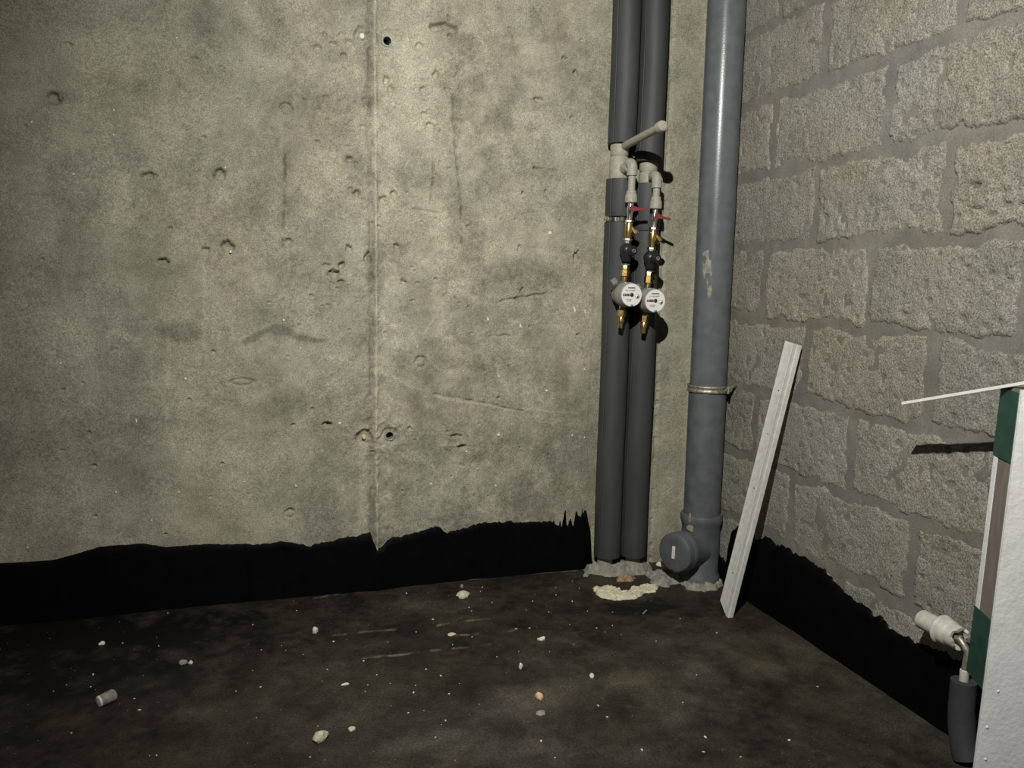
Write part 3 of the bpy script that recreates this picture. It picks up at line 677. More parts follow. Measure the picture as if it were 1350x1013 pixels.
riserL = riser(-0.311, -0.3185, 1.318, 1.285, 1.213, 'left grey foam-sleeved water riser with a long capped branch sticking out', 1.247, -62)
riserR = riser(-0.221, -0.2215, 1.272, 1.245, 1.205, 'right grey foam-sleeved water riser, next to the thick drain pipe', 1.216, -40)
for root, x, parts in ((riserL, -0.311, ((1.316, 1.95, 0.0435), (1.105, 1.214, 0.0440), (0.055, 1.088, 0.0440))),
                       (riserR, -0.2215, ((1.270, 1.95, 0.0435), (1.066, 1.206, 0.0430), (0.050, 1.064, 0.0440)))):
    for i, (a, b, r) in enumerate(parts):
        dx = 0.0 if i != 2 else -0.001
        sleeve(MB(), x + dx, RY, a, b, r, -62 if root is riserL else -64, seed=i).build('foam_sleeve', M['foam'], root)

# long capped branch on the left riser
b0 = Vector((-0.3150, RY - 0.015, 1.306)); b1 = Vector((-0.3105, -0.290, 1.3270))
br = MB().lathe(b0, b1 - b0, [(0, 0.0135), (0.010, 0.0135), (0.012, 0.0110), ((b1 - b0).length, 0.0110)], 22).build('branch_pipe', M['ppr'], riserL)
d = (b1 - b0).normalized()
MB().lathe(b1 - d * 0.018, d, [(0, 0.0115), (0.003, 0.0150), (0.020, 0.0155), (0.026, 0.0130), (0.0285, 0.006)], 22).build('end_cap', M['ppr'], br)
# clamp in the gap between two sleeves
cl = MB().lathe((-0.3185, RY, 1.0905), (0, 0, 1), [(0, 0.0262), (0, 0.030), (0.013, 0.030), (0.013, 0.0262)], 30, cap=False).build('pipe_clamp', M['chrome'], riserL)
MB().box((-0.352, RY - 0.006, 1.097), (1, 0, 0), (0, 1, 0), (0, 0, 1), 0.008, 0.006, 0.0085, 0.002).build('clamp_ear', M['chrome'], cl)
MB().cyl((-0.356, RY - 0.020, 1.097), (-0.356, RY + 0.006, 1.097), 0.0042, 12).build('clamp_bolt', M['steel'], cl)
MB().box((-0.338, RY - 0.020, 1.097), (0.75, -0.66, 0), (0.66, 0.75, 0), (0, 0, 1), 0.012, 0.0015, 0.006, 0.0006).build('clamp_band', M['chrome'], cl)

# elbows and drops
CH_Y = -0.122
for root, xe, zo, z_sock in ((riserL, -0.3115, 1.247, 1.142), (riserR, -0.2315, 1.216, 1.128)):
    zc = zo + 0.006
    e = elbow_path((xe, RY - 0.048, zc), CH_Y, zc - 0.036, 0.016)
    MB().sweep(e, [0.0150] * (len(e) - 1) + [0.0150], 22).build('elbow', M['ppr'], root)
    MB().lathe((xe, CH_Y, zc - 0.032), (0, 0, -1), [(0, 0.0105), (zc - 0.032 - z_sock - 0.028, 0.0105)], 20).build('drop_pipe', M['ppr'], root)
    MB().lathe((xe, CH_Y, z_sock + 0.034), (0, 0, -1), [(0, 0.0110), (0.002, 0.0140), (0.010, 0.0150), (0.014, 0.0172), (0.034, 0.0182), (0.036, 0.0165), (0.036, 0.010)], 24).build('threaded_socket', M['ppr'], root)

# ------------------------------------------------------------------ water meters with their valves
def water_meter(top, bot, label, zs, lever_dir):
    """chain of valve, strainer, black reducer, meter and outlet hanging from top to bot"""
    top = Vector(top); bot = Vector(bot)
    ax = (bot - top).normalized()
    def at(z): return top + ax * ((top.z - z) / -ax.z)
    root = empty('water_meter', at(zs['dial']))
    tag(root, label, 'water meter', 'pair of water meters on the risers')
    # ball valve
    v = MB().lathe(at(zs['v0']), ax, [(0, 0.0085), (0.010, 0.0085), (0.011, 0.0100), (0.017, 0.0110), (0.024, 0.0110), (0.030, 0.0095), (0.036, 0.0085), (zs['v0'] - zs['v1'], 0.0085)], 20).build('ball_valve', M['chrome'], root)
    hz = zs['v0'] - 0.020
    c = at(hz)
    MB().cyl(c + Vector((0, -0.006, 0)), c + Vector((0.003, -0.020, 0)), 0.005, 12).build('valve_stem', M['chrome'], v)
    L = Vector(lever_dir).normalized()
    up = Vector((0, 0, 1)); sd = up.cross(L)
    hp = c + Vector((0.003, -0.020, 0.0))
    out = [(-0.013, -0.004), (-0.010, -0.0075), (0.004, -0.0065), (0.014, -0.004), (0.030, -0.0042), (0.035, -0.0025), (0.035, 0.0025), (0.030, 0.0042), (0.014, 0.003), (0.004, 0.0065), (-0.010, 0.0075), (-0.013, 0.004)]
    MB().prism([(a, b) for a, b in out], hp, L, up, sd * -0.0022, sd * 0.0022).build('butterfly_handle', M['red'], v, 30)
    # hex nut + Y strainer
    MB().lathe(at(zs['v1'] + 0.003), ax, [(0, 0.0100), (0.001, 0.0125), (0.006, 0.0125), (0.007, 0.0100)], 6).build('hex_nut', M['chrome'], root, 20)
    st = MB().lathe(at(zs['v1'] - 0.003), ax, [(0, 0.0090), (0.004, 0.0105), (0.016, 0.0120), (0.030, 0.0118), (0.042, 0.0095), (zs['v1'] - zs['s1'], 0.0090)], 20).build('strainer', M['brass'], root)
    sp = at(zs['v1'] - 0.014)
    bd = (Vector((0.55, -0.35, -0.75))).normalized()
    MB().lathe(sp, bd, [(0, 0.0085), (0.020, 0.0090), (0.021, 0.0112), (0.031, 0.0112), (0.033, 0.0085)], 8).build('strainer_plug', M['brass'], st, 25)
    MB().lathe(at(zs['s1'] + 0.004), ax, [(0, 0.0085), (0.002, 0.0125), (0.008, 0.0125), (0.010, 0.0090), (0.024, 0.0085)], 6).build('hex_nut', M['chrome'], root, 20)
    # black reducer body
    rb = at(zs['rb'])
    k = MB().lathe(rb - ax * 0.022, ax, [(0, 0.010), (0.006, 0.016), (0.014, 0.021), (0.024, 0.021), (0.034, 0.016), (0.046, 0.0125), (0.052, 0.0105)], 22).build('pressure_reducer', M['black'], root)
    MB().lathe(rb, Vector((0.30, -0.95, 0.02)), [(0, 0.0150), (0.026, 0.0150), (0.030, 0.0130), (0.031, 0.0085), (0.029, 0.0080)], 22).build('reducer_cap', M['black'], k)
    MB().lathe(rb, Vector((0.30, -0.95, 0.02)), [(0.0285, 0.0056), (0.0315, 0.0056), (0.0315, 0.0040), (0.0285, 0.0040)], 18, cap=False).build('adjuster_ring', M['meter_grey'], k)
    # ring, union nut and tail pipe into the meter
    MB().lathe(at(zs['n0'] + 0.004), ax, [(0, 0.0085), (0.001, 0.0135), (0.004, 0.0135), (0.005, 0.0085)], 22).build('washer', M['chrome'], root)
    MB().lathe(at(zs['n0']), ax, [(0, 0.0100), (0.002, 0.0105), (0.014, 0.0105), (0.015, 0.0128), (0.032, 0.0128), (0.034, 0.0100)], 6).build('union_nut', M['brass'], root, 20)
    MB().cyl(at(zs['n0'] - 0.030), at(zs['dial'] + 0.020), 0.0085, 16).build('tail_pipe', M['brass'], root)
    # meter body and dial
    dc = at(zs['dial'])
    out = Vector((0.02, -1, 0.02)).normalized()
    MB().lathe(dc + Vector((0, 0.020, 0)), out, [(0, 0.018), (0.006, 0.030), (0.030, 0.0335), (0.032, 0.0345)], 40).build('meter_body', M['brass'], root)
    hb = MB().lathe(dc - Vector((0, 0.010, 0)), out, [(0, 0.0345), (0.004, 0.0365), (0.024, 0.0365), (0.028, 0.0350)], 44).build('meter_housing', M['meter_grey'], root)
    rm = MB().lathe(dc - Vector((0, 0.036, 0)), out, [(0, 0.0350), (0.016, 0.0345), (0.0185, 0.0338), (0.0195, 0.0328)], 48).build('dial', M['meter_grey'], root)
    MB().lathe(dc - Vector((0, 0.036, 0)) + out * 0.019, out, [(0, 0.0322), (0.0006, 0.0322)], 44).build('dial_face', M['meter_white'], rm)
    f0 = dc - Vector((0, 0.036, 0)) + out * 0.0196
    ex = Vector((1, 0.02, 0)).normalized(); ez = out.cross(ex) * -1
    if ez.z < 0: ez = -ez
    def mark(name, shape, mat, lift=0.0005):
        shape = [(a_ * 1.12, b_ * 1.12) for a_, b_ in shape]
        MB().prism(shape, f0, ex, ez, out * -0.0002, out * lift).build(name, mat, rm, None)
    def rect(x0, x1, y0, y1): return [(x0, y0), (x1, y0), (x1, y1), (x0, y1)]
    def disc(cx, cy, r, n=20): return [(cx + r * math.cos(2 * math.pi * k / n), cy + r * math.sin(2 * math.pi * k / n)) for k in range(n)]
    # maker's word at the top, unreadable at this size: broken dark strokes
    x0 = -0.0105
    for w_ in (0.0026, 0.0022, 0.0028, 0.0020, 0.0024, 0.0026, 0.0022):
        mark('dial_mark', rect(x0, x0 + w_, 0.0165 - 0.04 * x0 * 0.0, 0.0195), M['ink']); x0 += w_ + 0.0006
    for yy, a, b in ((0.0125, -0.020, 0.012), (0.0102, -0.018, 0.008)):
        mark('dial_mark', rect(a, b, yy - 0.0006, yy + 0.0006), M['ink_grey'])
    for yy, a, b in ((-0.0105, -0.017, -0.001), (-0.0130, -0.016, 0.000), (-0.0155, -0.014, -0.002)):
        mark('dial_mark', rect(a, b, yy - 0.0006, yy + 0.0006), M['ink_grey'])
    # number window left of the middle
    mark('number_window', rect(-0.0245, -0.0050, -0.0030, 0.0036), M['ink_grey'], 0.0004)
    for k_, (a, b) in enumerate(((-0.0240, -0.0215), (-0.0195, -0.0165), (-0.0155, -0.0125), (-0.0115, -0.0085))):
        mark('number_wheel', rect(a, b, -0.0022, 0.0028), M['ink'], 0.0007)
    mark('dial_hub', disc(0.0005, 0.0003, 0.0052), M['ink'], 0.0012)
    ring = disc(0.0165, -0.0035, 0.0060, 24)
    mark('sub_dial', ring, M['ink_red'], 0.0004); mark('sub_dial', disc(0.0165, -0.0035, 0.0048, 24), M['meter_white'], 0.0006)
    mark('sub_dial_pointer', disc(0.0170, -0.0045, 0.0023, 14), M['ink'], 0.0009)
    mark('dial_tab', rect(-0.002, 0.005, -0.0290, -0.0240), M['seal'], 0.0012)
    # plastic seal tag on the inlet side
    MB().box(dc + Vector((-0.036, -0.012, 0.038)), (0.8, 0, 0.6), (0, 1, 0), (-0.6, 0, 0.8), 0.0085, 0.0025, 0.0085, 0.001).build('seal_tag', M['seal'], root)
    MB().sweep([dc + Vector((-0.030, -0.012, 0.030)), dc + Vector((-0.016, -0.016, 0.034)), dc + Vector((-0.002, -0.012, 0.040))], 0.0009, 6).build('seal_wire', M['steel'], root)
    # outlet nut, nipple
    MB().lathe(at(zs['dial'] - 0.030), ax, [(0, 0.0080), (0.012, 0.0080), (0.014, 0.0105), (0.016, 0.0128), (0.034, 0.0128), (0.036, 0.0100)], 6).build('union_nut', M['brass'], root, 20)
    MB().lathe(at(zs['dial'] - 0.064), ax, [(0, 0.0090), (0.002, 0.0098), (0.016, 0.0098), (0.018, 0.0078), (zs['dial'] - 0.064 - zs['end'], 0.0072)], 18).build('outlet_nipple', M['brass'], root)
    return root

water_meter((-0.3115, CH_Y, 1.142), (-0.3310, CH_Y, 0.772), 'left water meter with red-handled valve, hanging slightly higher beside bare concrete',
            dict(v0=1.142, v1=1.088, s1=1.036, rb=1.002, n0=0.962, dial=0.876, end=0.777), (0.85, -0.45, -0.05))
water_meter((-0.2315, CH_Y, 1.128), (-0.2560, CH_Y, 0.760), 'right water meter with red-handled valve, hanging lower and nearer the drain pipe',
            dict(v0=1.124, v1=1.070, s1=1.012, rb=0.982, n0=0.944, dial=0.860, end=0.762), (0.85, -0.45, -0.25))

# ------------------------------------------------------------------ drain pipe
def drain():
    root = empty('drain_pipe', (-0.062, -0.182, 0.0))
    tag(root, 'thick blue-grey plastic drain pipe standing in the corner', 'pipe')
    A = Vector((-0.062, -0.182, 0.0)); B = Vector((-0.066, -0.178, 2.04)); ax = (B - A).normalized()
    def at(z): return A + ax * (z / ax.z)
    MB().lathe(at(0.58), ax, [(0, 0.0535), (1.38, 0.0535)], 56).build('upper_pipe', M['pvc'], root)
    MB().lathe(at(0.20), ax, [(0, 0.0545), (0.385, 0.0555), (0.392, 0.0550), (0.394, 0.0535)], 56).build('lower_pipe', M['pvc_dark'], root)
    # branch fitting: socket rim, body, foot
    t = MB().lathe(at(0.004), ax, [(0, 0.064), (0.022, 0.0625), (0.030, 0.0575), (0.172, 0.0575), (0.180, 0.0600), (0.190, 0.0635), (0.205, 0.0640), (0.210, 0.0620), (0.211, 0.0550)], 56).build('branch_fitting', M['pvc_dark'], root)
    bd = Vector((-0.93, -0.36, 0.03)).normalized()
    c = at(0.108)
    MB().lathe(c, bd, [(0.020, 0.0570), (0.062, 0.0560), (0.074, 0.0585), (0.080, 0.0600), (0.096, 0.0600), (0.100, 0.0580)], 48).build('branch', M['pvc_dark'], t)
    # blanking cap, chipped along its lower rim
    n = 52
    a = Vector((0, 0, 1)).cross(bd).normalized(); b = bd.cross(a)
    if b.z < 0: b = -b
    rg = random.Random(5)
    v = []; f = []
    prof = [(0.092, 0.0585, 0), (0.112, 0.0600, 1), (0.120, 0.0590, 1), (0.123, 0.0550, 1), (0.1225, 0.030, 1), (0.122, 0.0005, 1)]
    chip = []
    for k in range(n):
        w = 2 * math.pi * k / n
        s_ = math.sin(w)
        chip.append(1.0 if s_ > -0.60 else (0.93 + 0.06 * rg.random()))
    for tt, r, q in prof:
        for k in range(n):
            w = 2 * math.pi * k / n
            rr = r * (chip[k] if r > 0.04 and q else 1)
            v.append(c + bd * tt + a * (rr * math.cos(w)) + b * (rr * math.sin(w)))
    for i in range(len(prof) - 1):
        for k in range(n):
            k2 = (k + 1) % n
            f.append((i * n + k, i * n + k2, (i + 1) * n + k2, (i + 1) * n + k))
    f.append(tuple((len(prof) - 1) * n + k for k in range(n)))
    cap = MB().add(v, f).build('blanking_cap', M['pvc_dark'], root)
    # printed sticker on the cap
    o = c + bd * 0.1228 + a * -0.002
    side = a if a.x > 0 else -a
    stk = MB().prism([(-0.0052, -0.018), (0.0052, -0.018), (0.0052, 0.020), (-0.0052, 0.020)], o, side, b, bd * -0.0005, bd * 0.0006).build('sticker', M['meter_white'], cap)
    for k in range(6):
        MB().prism([(-0.0018, -0.012 + k * 0.0042), (0.0020 - 0.001 * (k % 2), -0.012 + k * 0.0042), (0.0020 - 0.001 * (k % 2), -0.0095 + k * 0.0042), (-0.0018, -0.0095 + k * 0.0042)], o, side, b, bd * 0.0005, bd * 0.0009).build('sticker_print', M['ink_grey'], stk)
    # torn cement smear beside the socket rim
    MB().lathe(at(0.166) + Vector((-0.052, -0.020, 0)), (0.1, -0.3, 1), [(0, 0.004), (0.006, 0.014), (0.020, 0.012), (0.034, 0.004)], 10, sx=0.5).build('cement_smear', M['dust'], t)
    MB().lathe(at(0.196) + Vector((-0.056, -0.026, 0)), (0.0, -0.1, 1), [(0, 0.003), (0.006, 0.007), (0.022, 0.006), (0.030, 0.002)], 9, sx=0.6).build('cement_smear', M['dust'], t)
    # cement smear higher up, following the pipe's skin
    def skin(z_, ang, lift): return at(z_) + Vector((math.sin(ang), -math.cos(ang), 0)) * (0.0535 + lift)
    for z0, z1, a0, wdt, sd in ((0.910, 1.010, -0.92, 0.30, 2), (0.868, 0.915, -0.70, 0.16, 5)):
        zz = np.linspace(z0, z1, 26); aa = np.linspace(-1, 1, 14)
        ZZ, AA = np.meshgrid(zz, aa)
        u = (ZZ - z0) / (z1 - z0) * 2 - 1
        r = np.hypot(u, AA) + 0.9 * fbm(ZZ * 45, AA * 2.2, 400 + sd, 3)
        lift = 0.0026 * (1 - sstep(0.5, 1.0, r)) - 0.0010
        P = np.zeros(ZZ.shape + (3,))
        for i in range(ZZ.shape[0]):
            for j in range(ZZ.shape[1]):
                P[i, j] = skin(ZZ[i, j], a0 + AA[i, j] * wdt, lift[i, j])
        grid_mesh('cement_smear', P, M['dust'], None, root, flip=True)
    # wall clamp
    cz = 0.602
    k = MB().lathe(at(cz - 0.010), ax, [(0, 0.0555), (0, 0.0605), (0.004, 0.0612), (0.007, 0.0590), (0.013, 0.0590), (0.016, 0.0612), (0.020, 0.0605), (0.020, 0.0555)], 56, cap=False).build('pipe_clamp', M['steel'], root)
    ear = at(cz) + Vector((0.030, -0.066, 0.002))
    MB().box(ear, (0.75, -0.66, 0), (0.66, 0.75, 0), (0, 0, 1), 0.0030, 0.010, 0.011, 0.001).build('clamp_ear', M['steel'], k)
    MB().cyl(ear + Vector((-0.010, -0.004, 0)), ear + Vector((0.030, 0.010, 0.012)), 0.0048, 12).build('clamp_bolt', M['steel'], k)
    MB().cyl(at(cz) + Vector((0.050, 0.02, 0)), Vector((0.004, -0.155, cz)), 0.005, 12).build('wall_stud', M['steel'], k)
    return root
drain()

# ------------------------------------------------------------------ leaning white batten
def batten():
    b0 = Vector((-0.1215, -0.4265, 0.006)); b1 = Vector((-0.0210, -0.5120, 0.7640))
    root = empty('batten', (b0.x, b0.y, 0.0))
    tag(root, 'slim white grooved batten leaning against the block wall', 'batten')
    d = (b1 - b0).normalized()
    w = Vector((0, -1, 0)); w = (w - d * w.dot(d)).normalized()
    n = d.cross(w).normalized()
    if n.x > 0: n = -n                                # out of the wall
    L = (b1 - b0).length
    # section across the width: flat web, groove, rounded rib on the side next to the viewer
    prof = [(-0.0285, -0.008), (-0.0285, 0.003), (-0.0280, 0.0040), (-0.026, 0.0043), (-0.0245, 0.0036), (0.0060, 0.0036), (0.0068, 0.0012), (0.0088, 0.0012), (0.0096, 0.0042), (0.0125, 0.0058), (0.0262, 0.0058), (0.0280, 0.0040), (0.0285, -0.008)]
    v = []; f = []; N = len(prof)
    for i, t in enumerate((0, L)):
        for k, (a, h) in enumerate(prof):
            off = 0.0
            if i == 0: off = 0.006 * math.sin(a * 160) + (0.008 if a > 0 else 0.0) * -1 + (0.012 if a < -0.024 else 0)
            v.append(b0 + d * (t + (off if i == 0 else 0)) + w * a + n * h)
    f = [tuple(reversed(range(N))), tuple(range(N, 2 * N))] + [(k, (k + 1) % N, N + (k + 1) % N, N + k) for k in range(N)]
    MB().add(v, f).build('profile', M['white'], root, 30)
    for t in (0.115, 0.365, 0.520, 0.640):
        p = b0 + d * t * L / 0.77 + w * -0.004
        MB().cyl(p + n * 0.0030, p + n * 0.0040, 0.0021, 10).build('screw_hole_shade', M['dark'], root)  # flat black disc on the face, painted shade in place of a drilled hole
batten()

# ------------------------------------------------------------------ upright board at the right edge, with tape on its edge
def board():
    Kb = Vector((-0.166, -1.282, 0.0)); Kt = Vector((-0.151, -1.287, 0.752))
    root = empty('board', Kb)
    tag(root, 'white-faced upright board with taupe core and green tape on its edge', 'board')
    a = Vector((0.90, -0.436, 0)); t = Vector((0.436, 0.90, 0)); W = 0.140
    def slab(name, d0, d1, mat, z0=0.0, z1=1.0, a0=0.0, a1=W, parent=root):
        def at(q): return Kb.lerp(Kt, q)
        v = []
        for q in (z0, z1):
            o = at(q); v += [o + a * a0 + t * d0, o + a * a1 + t * d0, o + a * a1 + t * d1, o + a * a0 + t * d1]
        f = [(3, 2, 1, 0), (4, 5, 6, 7), (0, 1, 5, 4), (1, 2, 6, 5), (2, 3, 7, 6), (3, 0, 4, 7)]
        return MB().add(v, f).build(name, mat, parent, 30)
    slab('front_skin', 0.0, 0.007, M['board_face'])
    slab('core', 0.007, 0.057, M['board_core'], z0=0.300, a0=0.001, a1=0.092)
    slab('back_skin', 0.057, 0.072, M['board_face'], z0=0.300, z1=0.90, a1=0.092)
    slab('back_skin', 0.057, 0.069, M['board_face'], z0=0.90, z1=0.995, a1=0.092)
    for z0, z1 in ((0.835, 0.993), (0.298, 0.465)):
        slab('tape', 0.0072, 0.0735, M['tape'], z0=z0, z1=z1, a0=-0.0012, a1=0.020)
    rg = random.Random(9)
    for (q, s_, r) in ((0.21, 0.012, 0.0035), (0.13, 0.016, 0.0030), (0.30, 0.022, 0.003)):
        o = Kb.lerp(Kt, q) + a * s_
        MB().lathe(o + t * 0.001, -t, [(0, r), (0.0015, r * 0.9), (0.0028, r * 0.4)], 10, sx=0.8).build('face_bump', M['board_face'], root)
board()

def rod():
    r0 = Vector((-0.128, -1.0110, 0.6870)); r1 = Vector((-0.1370, -1.2740, 0.7620))
    d = (r1 - r0).normalized()
    w = Vector((0.70, 0.62, -0.12)); w = (w - d * w.dot(d)).normalized()     # width runs towards the wall
    n = d.cross(w).normalized()
    o = MB().box(r0 + d * 0.18 + w * 0.004, w, n, d, 0.0075, 0.0026, 0.18, 0.0006).build('strip', M['white_rod'])
    tag(o, 'thin white plastic strip lying across the top of the upright board', 'strip')
rod()

# ------------------------------------------------------------------ floor riser and white fitting by the right wall
def stub():
    root = empty('insulated_pipe_stub', (-0.050, -1.160, 0.0))
    tag(root, 'short dark grey foam-wrapped pipe rising from the floor beside the board', 'pipe')
    x, y = -0.052, -1.147
    mb = MB()
    mb.sweep([(x - 0.004, y - 0.026, 0.008), (x - 0.003, y - 0.016, 0.030), (x, y - 0.004, 0.065), (x, y, 0.10), (x, y + 0.002, 0.157)], [0.0250, 0.0250, 0.0250, 0.0245, 0.0235], 28)
    mb.build('foam_sleeve', M['foam_dark'], root)
    MB().cyl((x, y + 0.002, 0.14), (x, y + 0.002, 0.180), 0.0085, 18, 0.001).build('pipe_end', M['ppr_white'], root)
    pts = [(x, y + 0.002, 0.180), (x + 0.001, y + 0.001, 0.200), (x + 0.003, y + 0.002, 0.215), (x + 0.001, y + 0.010, 0.226), (x, y + 0.018, 0.233), (x, y + 0.024, 0.234)]
    MB().sweep(pts, 0.0066, 14).build('bent_tube', M['steel'], root)
stub()

def fitting():
    root = empty('pipe_union', (-0.050, -1.085, 0.228))
    tag(root, 'dusty white plastic pipe union beside the block wall above the black band', 'pipe fitting')
    p = Vector((-0.050, -1.026, 0.2340)); d = Vector((0.0, -1, 0.0)).normalized()
    MB().lathe(p, d, [(0, 0.0150), (0.003, 0.0185), (0.006, 0.0200), (0.060, 0.0200)], 28).build('pipe_socket', M['ppr_white'], root)
    MB().lathe(p + d * 0.052, d, [(0, 0.0205), (0.001, 0.0290), (0.004, 0.0305), (0.008, 0.0295), (0.010, 0.0268), (0.026, 0.0262), (0.029, 0.0240)], 30).build('collar', M['ppr_white'], root)
    # castellated nut
    n = 32; prof = [(0.078, 0.0220), (0.079, 0.0245), (0.102, 0.0235), (0.102, 0.0175), (0.086, 0.0165)]
    v = []; f = []
    a = Vector((1, 0, 0)); b = Vector((0, 0, 1))
    for i, (t, r) in enumerate(prof):
        for k in range(n):
            w = 2 * math.pi * k / n
            tt = t - (0.006 if (i in (2, 3) and (k // 4) % 2) else 0)
            v.append(p + d * tt + a * (r * math.cos(w)) + b * (r * math.sin(w)))
    for i in range(len(prof) - 1):
        for k in range(n):
            k2 = (k + 1) % n; f.append((i * n + k, i * n + k2, (i + 1) * n + k2, (i + 1) * n + k))
    f.append(tuple((len(prof) - 1) * n + k for k in range(n)))
    MB().add(v, f).build('castle_nut', M['ppr_white'], root, 30)
    MB().cyl(p + d * 0.080, p + d * 0.104, 0.0080, 14, 0.001).build('metal_insert', M['steel'], root)
    # wall bracket holding it
    MB().box(p + d * 0.030 + Vector((0.032, 0, 0)), (1, 0, 0), (0, 1, 0), (0, 0, 1), 0.013, 0.006, 0.006, 0.001).build('bracket', M['greystone'], root)
fitting()

# ------------------------------------------------------------------ crumbs, stones, foam
def blob(mb, c, rx, ry, rz, seed, rough=0.25, sub=2, flat=0.35, yaw=0.0):
    """lumpy stone standing on the floor at c"""
    import bmesh
    bm = bmesh.new(); bmesh.ops.create_icosphere(bm, subdivisions=sub, radius=1.0)
    rg = random.Random(seed); ph = [rg.uniform(0, 6.28) for _ in range(6)]
    cy, sy = math.cos(yaw), math.sin(yaw)
    v = []
    for q in bm.verts:
        p = q.co
        k = 1 + rough * (0.5 * math.sin(3.1 * p.x + ph[0]) + 0.5 * math.sin(3.7 * p.y + ph[1]) * math.cos(2.3 * p.z + ph[2]) + 0.35 * math.sin(7 * p.x + 5 * p.z + ph[3]) + 0.25 * rg.uniform(-1, 1))
        X, Y, Z = p.x * k * rx, p.y * k * ry, max(p.z * k, -flat) * rz
        v.append((c[0] + X * cy - Y * sy, c[1] + X * sy + Y * cy, c[2] + Z + rz * flat))
    f = [tuple(w.index for w in fc.verts) for fc in bm.faces]
    bm.free()
    return mb.add(v, f)

STONES = [   # index in BIG, half sizes, material, name, label, category, yaw, subdivision
    (0, (0.021, 0.014, 0.012), 'cream', 'foam_lump', 'cream foam lump near the foot of the concrete wall', 'lump', 0.2),
    (1, (0.0085, 0.008, 0.011), 'chip', 'plaster_chip', 'bright white squarish chip on the dark floor left of the scratches', 'chip', 0.4),
    (2, (0.0150, 0.013, 0.014), 'cream', 'pebble', 'large cream-tan pebble nearest the viewer', 'pebble', 0.6),
    (5, (0.0080, 0.006, 0.005), 'chip', 'plaster_chip', 'white oval chip at the far left by the black band', 'chip', 0.3),
    (6, (0.0055, 0.005, 0.009), 'chip', 'plaster_chip', 'small white upright chip in mid floor behind the orange-tan pebble', 'chip', 0.1),
    (7, (0.0092, 0.009, 0.0085), 'tan', 'pebble', 'orange-tan pebble in mid floor', 'pebble', 0.9),
    (8, (0.0110, 0.007, 0.006), 'cream', 'pebble', 'flat yellowish pebble right of the pale scratches', 'pebble', 0.2),
    (9, (0.0125, 0.009, 0.0025), 'greystone', 'plaster_flake', 'pale thin flake just in front of the orange-tan pebble', 'flake', 0.5),
    (10, (0.0105, 0.006, 0.004), 'cream', 'pebble', 'flat cream pebble at the left end of a pale scratch', 'pebble', 0.1),
    (11, (0.0055, 0.005, 0.006), 'greystone', 'pebble', 'tiny grey pebble behind the cream foam lump', 'pebble', 0.1),
    (12, (0.0060, 0.006, 0.006), 'chip', 'plaster_chip', 'round white chip on the right of the floor in front of the foam patch', 'chip', 0.1),
    (13, (0.0085, 0.005, 0.005), 'cream', 'pebble', 'small yellowish pebble right of the large cream-tan one', 'pebble', 0.2),
    (15, (0.0090, 0.003, 0.003), 'chip', 'plaster_chip', 'white elongated sliver on the floor below the squarish white chip', 'chip', 0.1),
]
for i, (k, (rx, ry, rz), mt, name, label, cat, yaw) in enumerate(STONES):
    x, y = BIG[k]
    o = blob(MB(), (x, y + ry * 0.5, fz(x, y) - 0.0006), rx, ry, rz, 40 + i, 0.26, 2, 0.5, yaw).build(name, M[mt], None, 30)
    tag(o, label, cat)
# grey cylindrical plug with a pale end
x, y = BIG[3]
root = empty('plug', (x, y, 0)); tag(root, 'grey stubby cylindrical plug with pale end lying at the left', 'plug')
c = Vector((x - 0.010, y, fz(x, y) + 0.0125)); d = Vector((0.80, 0.60, 0.04)).normalized()
MB().lathe(c, d, [(0, 0.0105), (0.002, 0.0120), (0.030, 0.0135), (0.034, 0.0110)], 18).build('plug_body', M['greystone'], root)
MB().lathe(c - d * 0.0025, d, [(0, 0.0095), (0.0005, 0.0112), (0.004, 0.0126)], 16).build('plug_end', M['chip'], root)
# a pebble with a smaller one stuck to its side
x, y = BIG[4]
o = blob(MB(), (x - 0.004, y, fz(x, y) - 0.0005), 0.0115, 0.007, 0.0065, 71, 0.25, 2, 0.5, 0.1).build('pebble', M['greystone'], None, 30)
tag(o, 'oblong greyish pebble on the dark left floor', 'pebble')
o = blob(MB(), (x + 0.0125, y - 0.004, fz(x, y) - 0.0005), 0.0055, 0.005, 0.005, 72, 0.25, 2, 0.5, 0.1).build('pebble', M['cream'], None, 30)
tag(o, 'tiny pale pebble touching the right end of the oblong greyish one', 'pebble')
# thin sliver lying in front of the foam patch
x, y = BIG[14]
o = MB().box((x, y, fz(x, y) + 0.0016), (0.72, 0.69, 0), (-0.69, 0.72, 0), (0, 0, 1), 0.014, 0.0018, 0.0016, 0.0005).build('splinter', M['greystone'])
tag(o, 'thin grey splinter on the floor in front of the foam patch', 'splinter')

# many tiny crumbs, one object each, sharing a few shapes
shapes = []
for k in range(6):
    o = blob(MB(), (0, 0, 0), 1.0, 0.8, 0.8, 90 + k, 0.3, 1, 0.5)
    me = bpy.data.meshes.new('crumb'); me.from_pydata(o.v, [], o.f); me.materials.append(M['chip' if k % 3 else 'cream']); shapes.append(me)
rg = random.Random(21)
for i, (x, y) in enumerate(CRUMBS):
    o = bpy.data.objects.new('crumb', shapes[i % 6]); COL.objects.link(o)
    s = rg.choice((0.0013, 0.0015, 0.0018, 0.0020, 0.0024, 0.0029))
    o.location = (x, y, fz(x, y) - 0.0003); o.scale = (s * rg.uniform(0.9, 1.5), s, s * 0.9); o.rotation_euler.z = rg.uniform(0, 6.28)
    tag(o, 'tiny pale crumb strewn on the dark floor', 'crumb', 'tiny crumbs strewn on the dark floor')
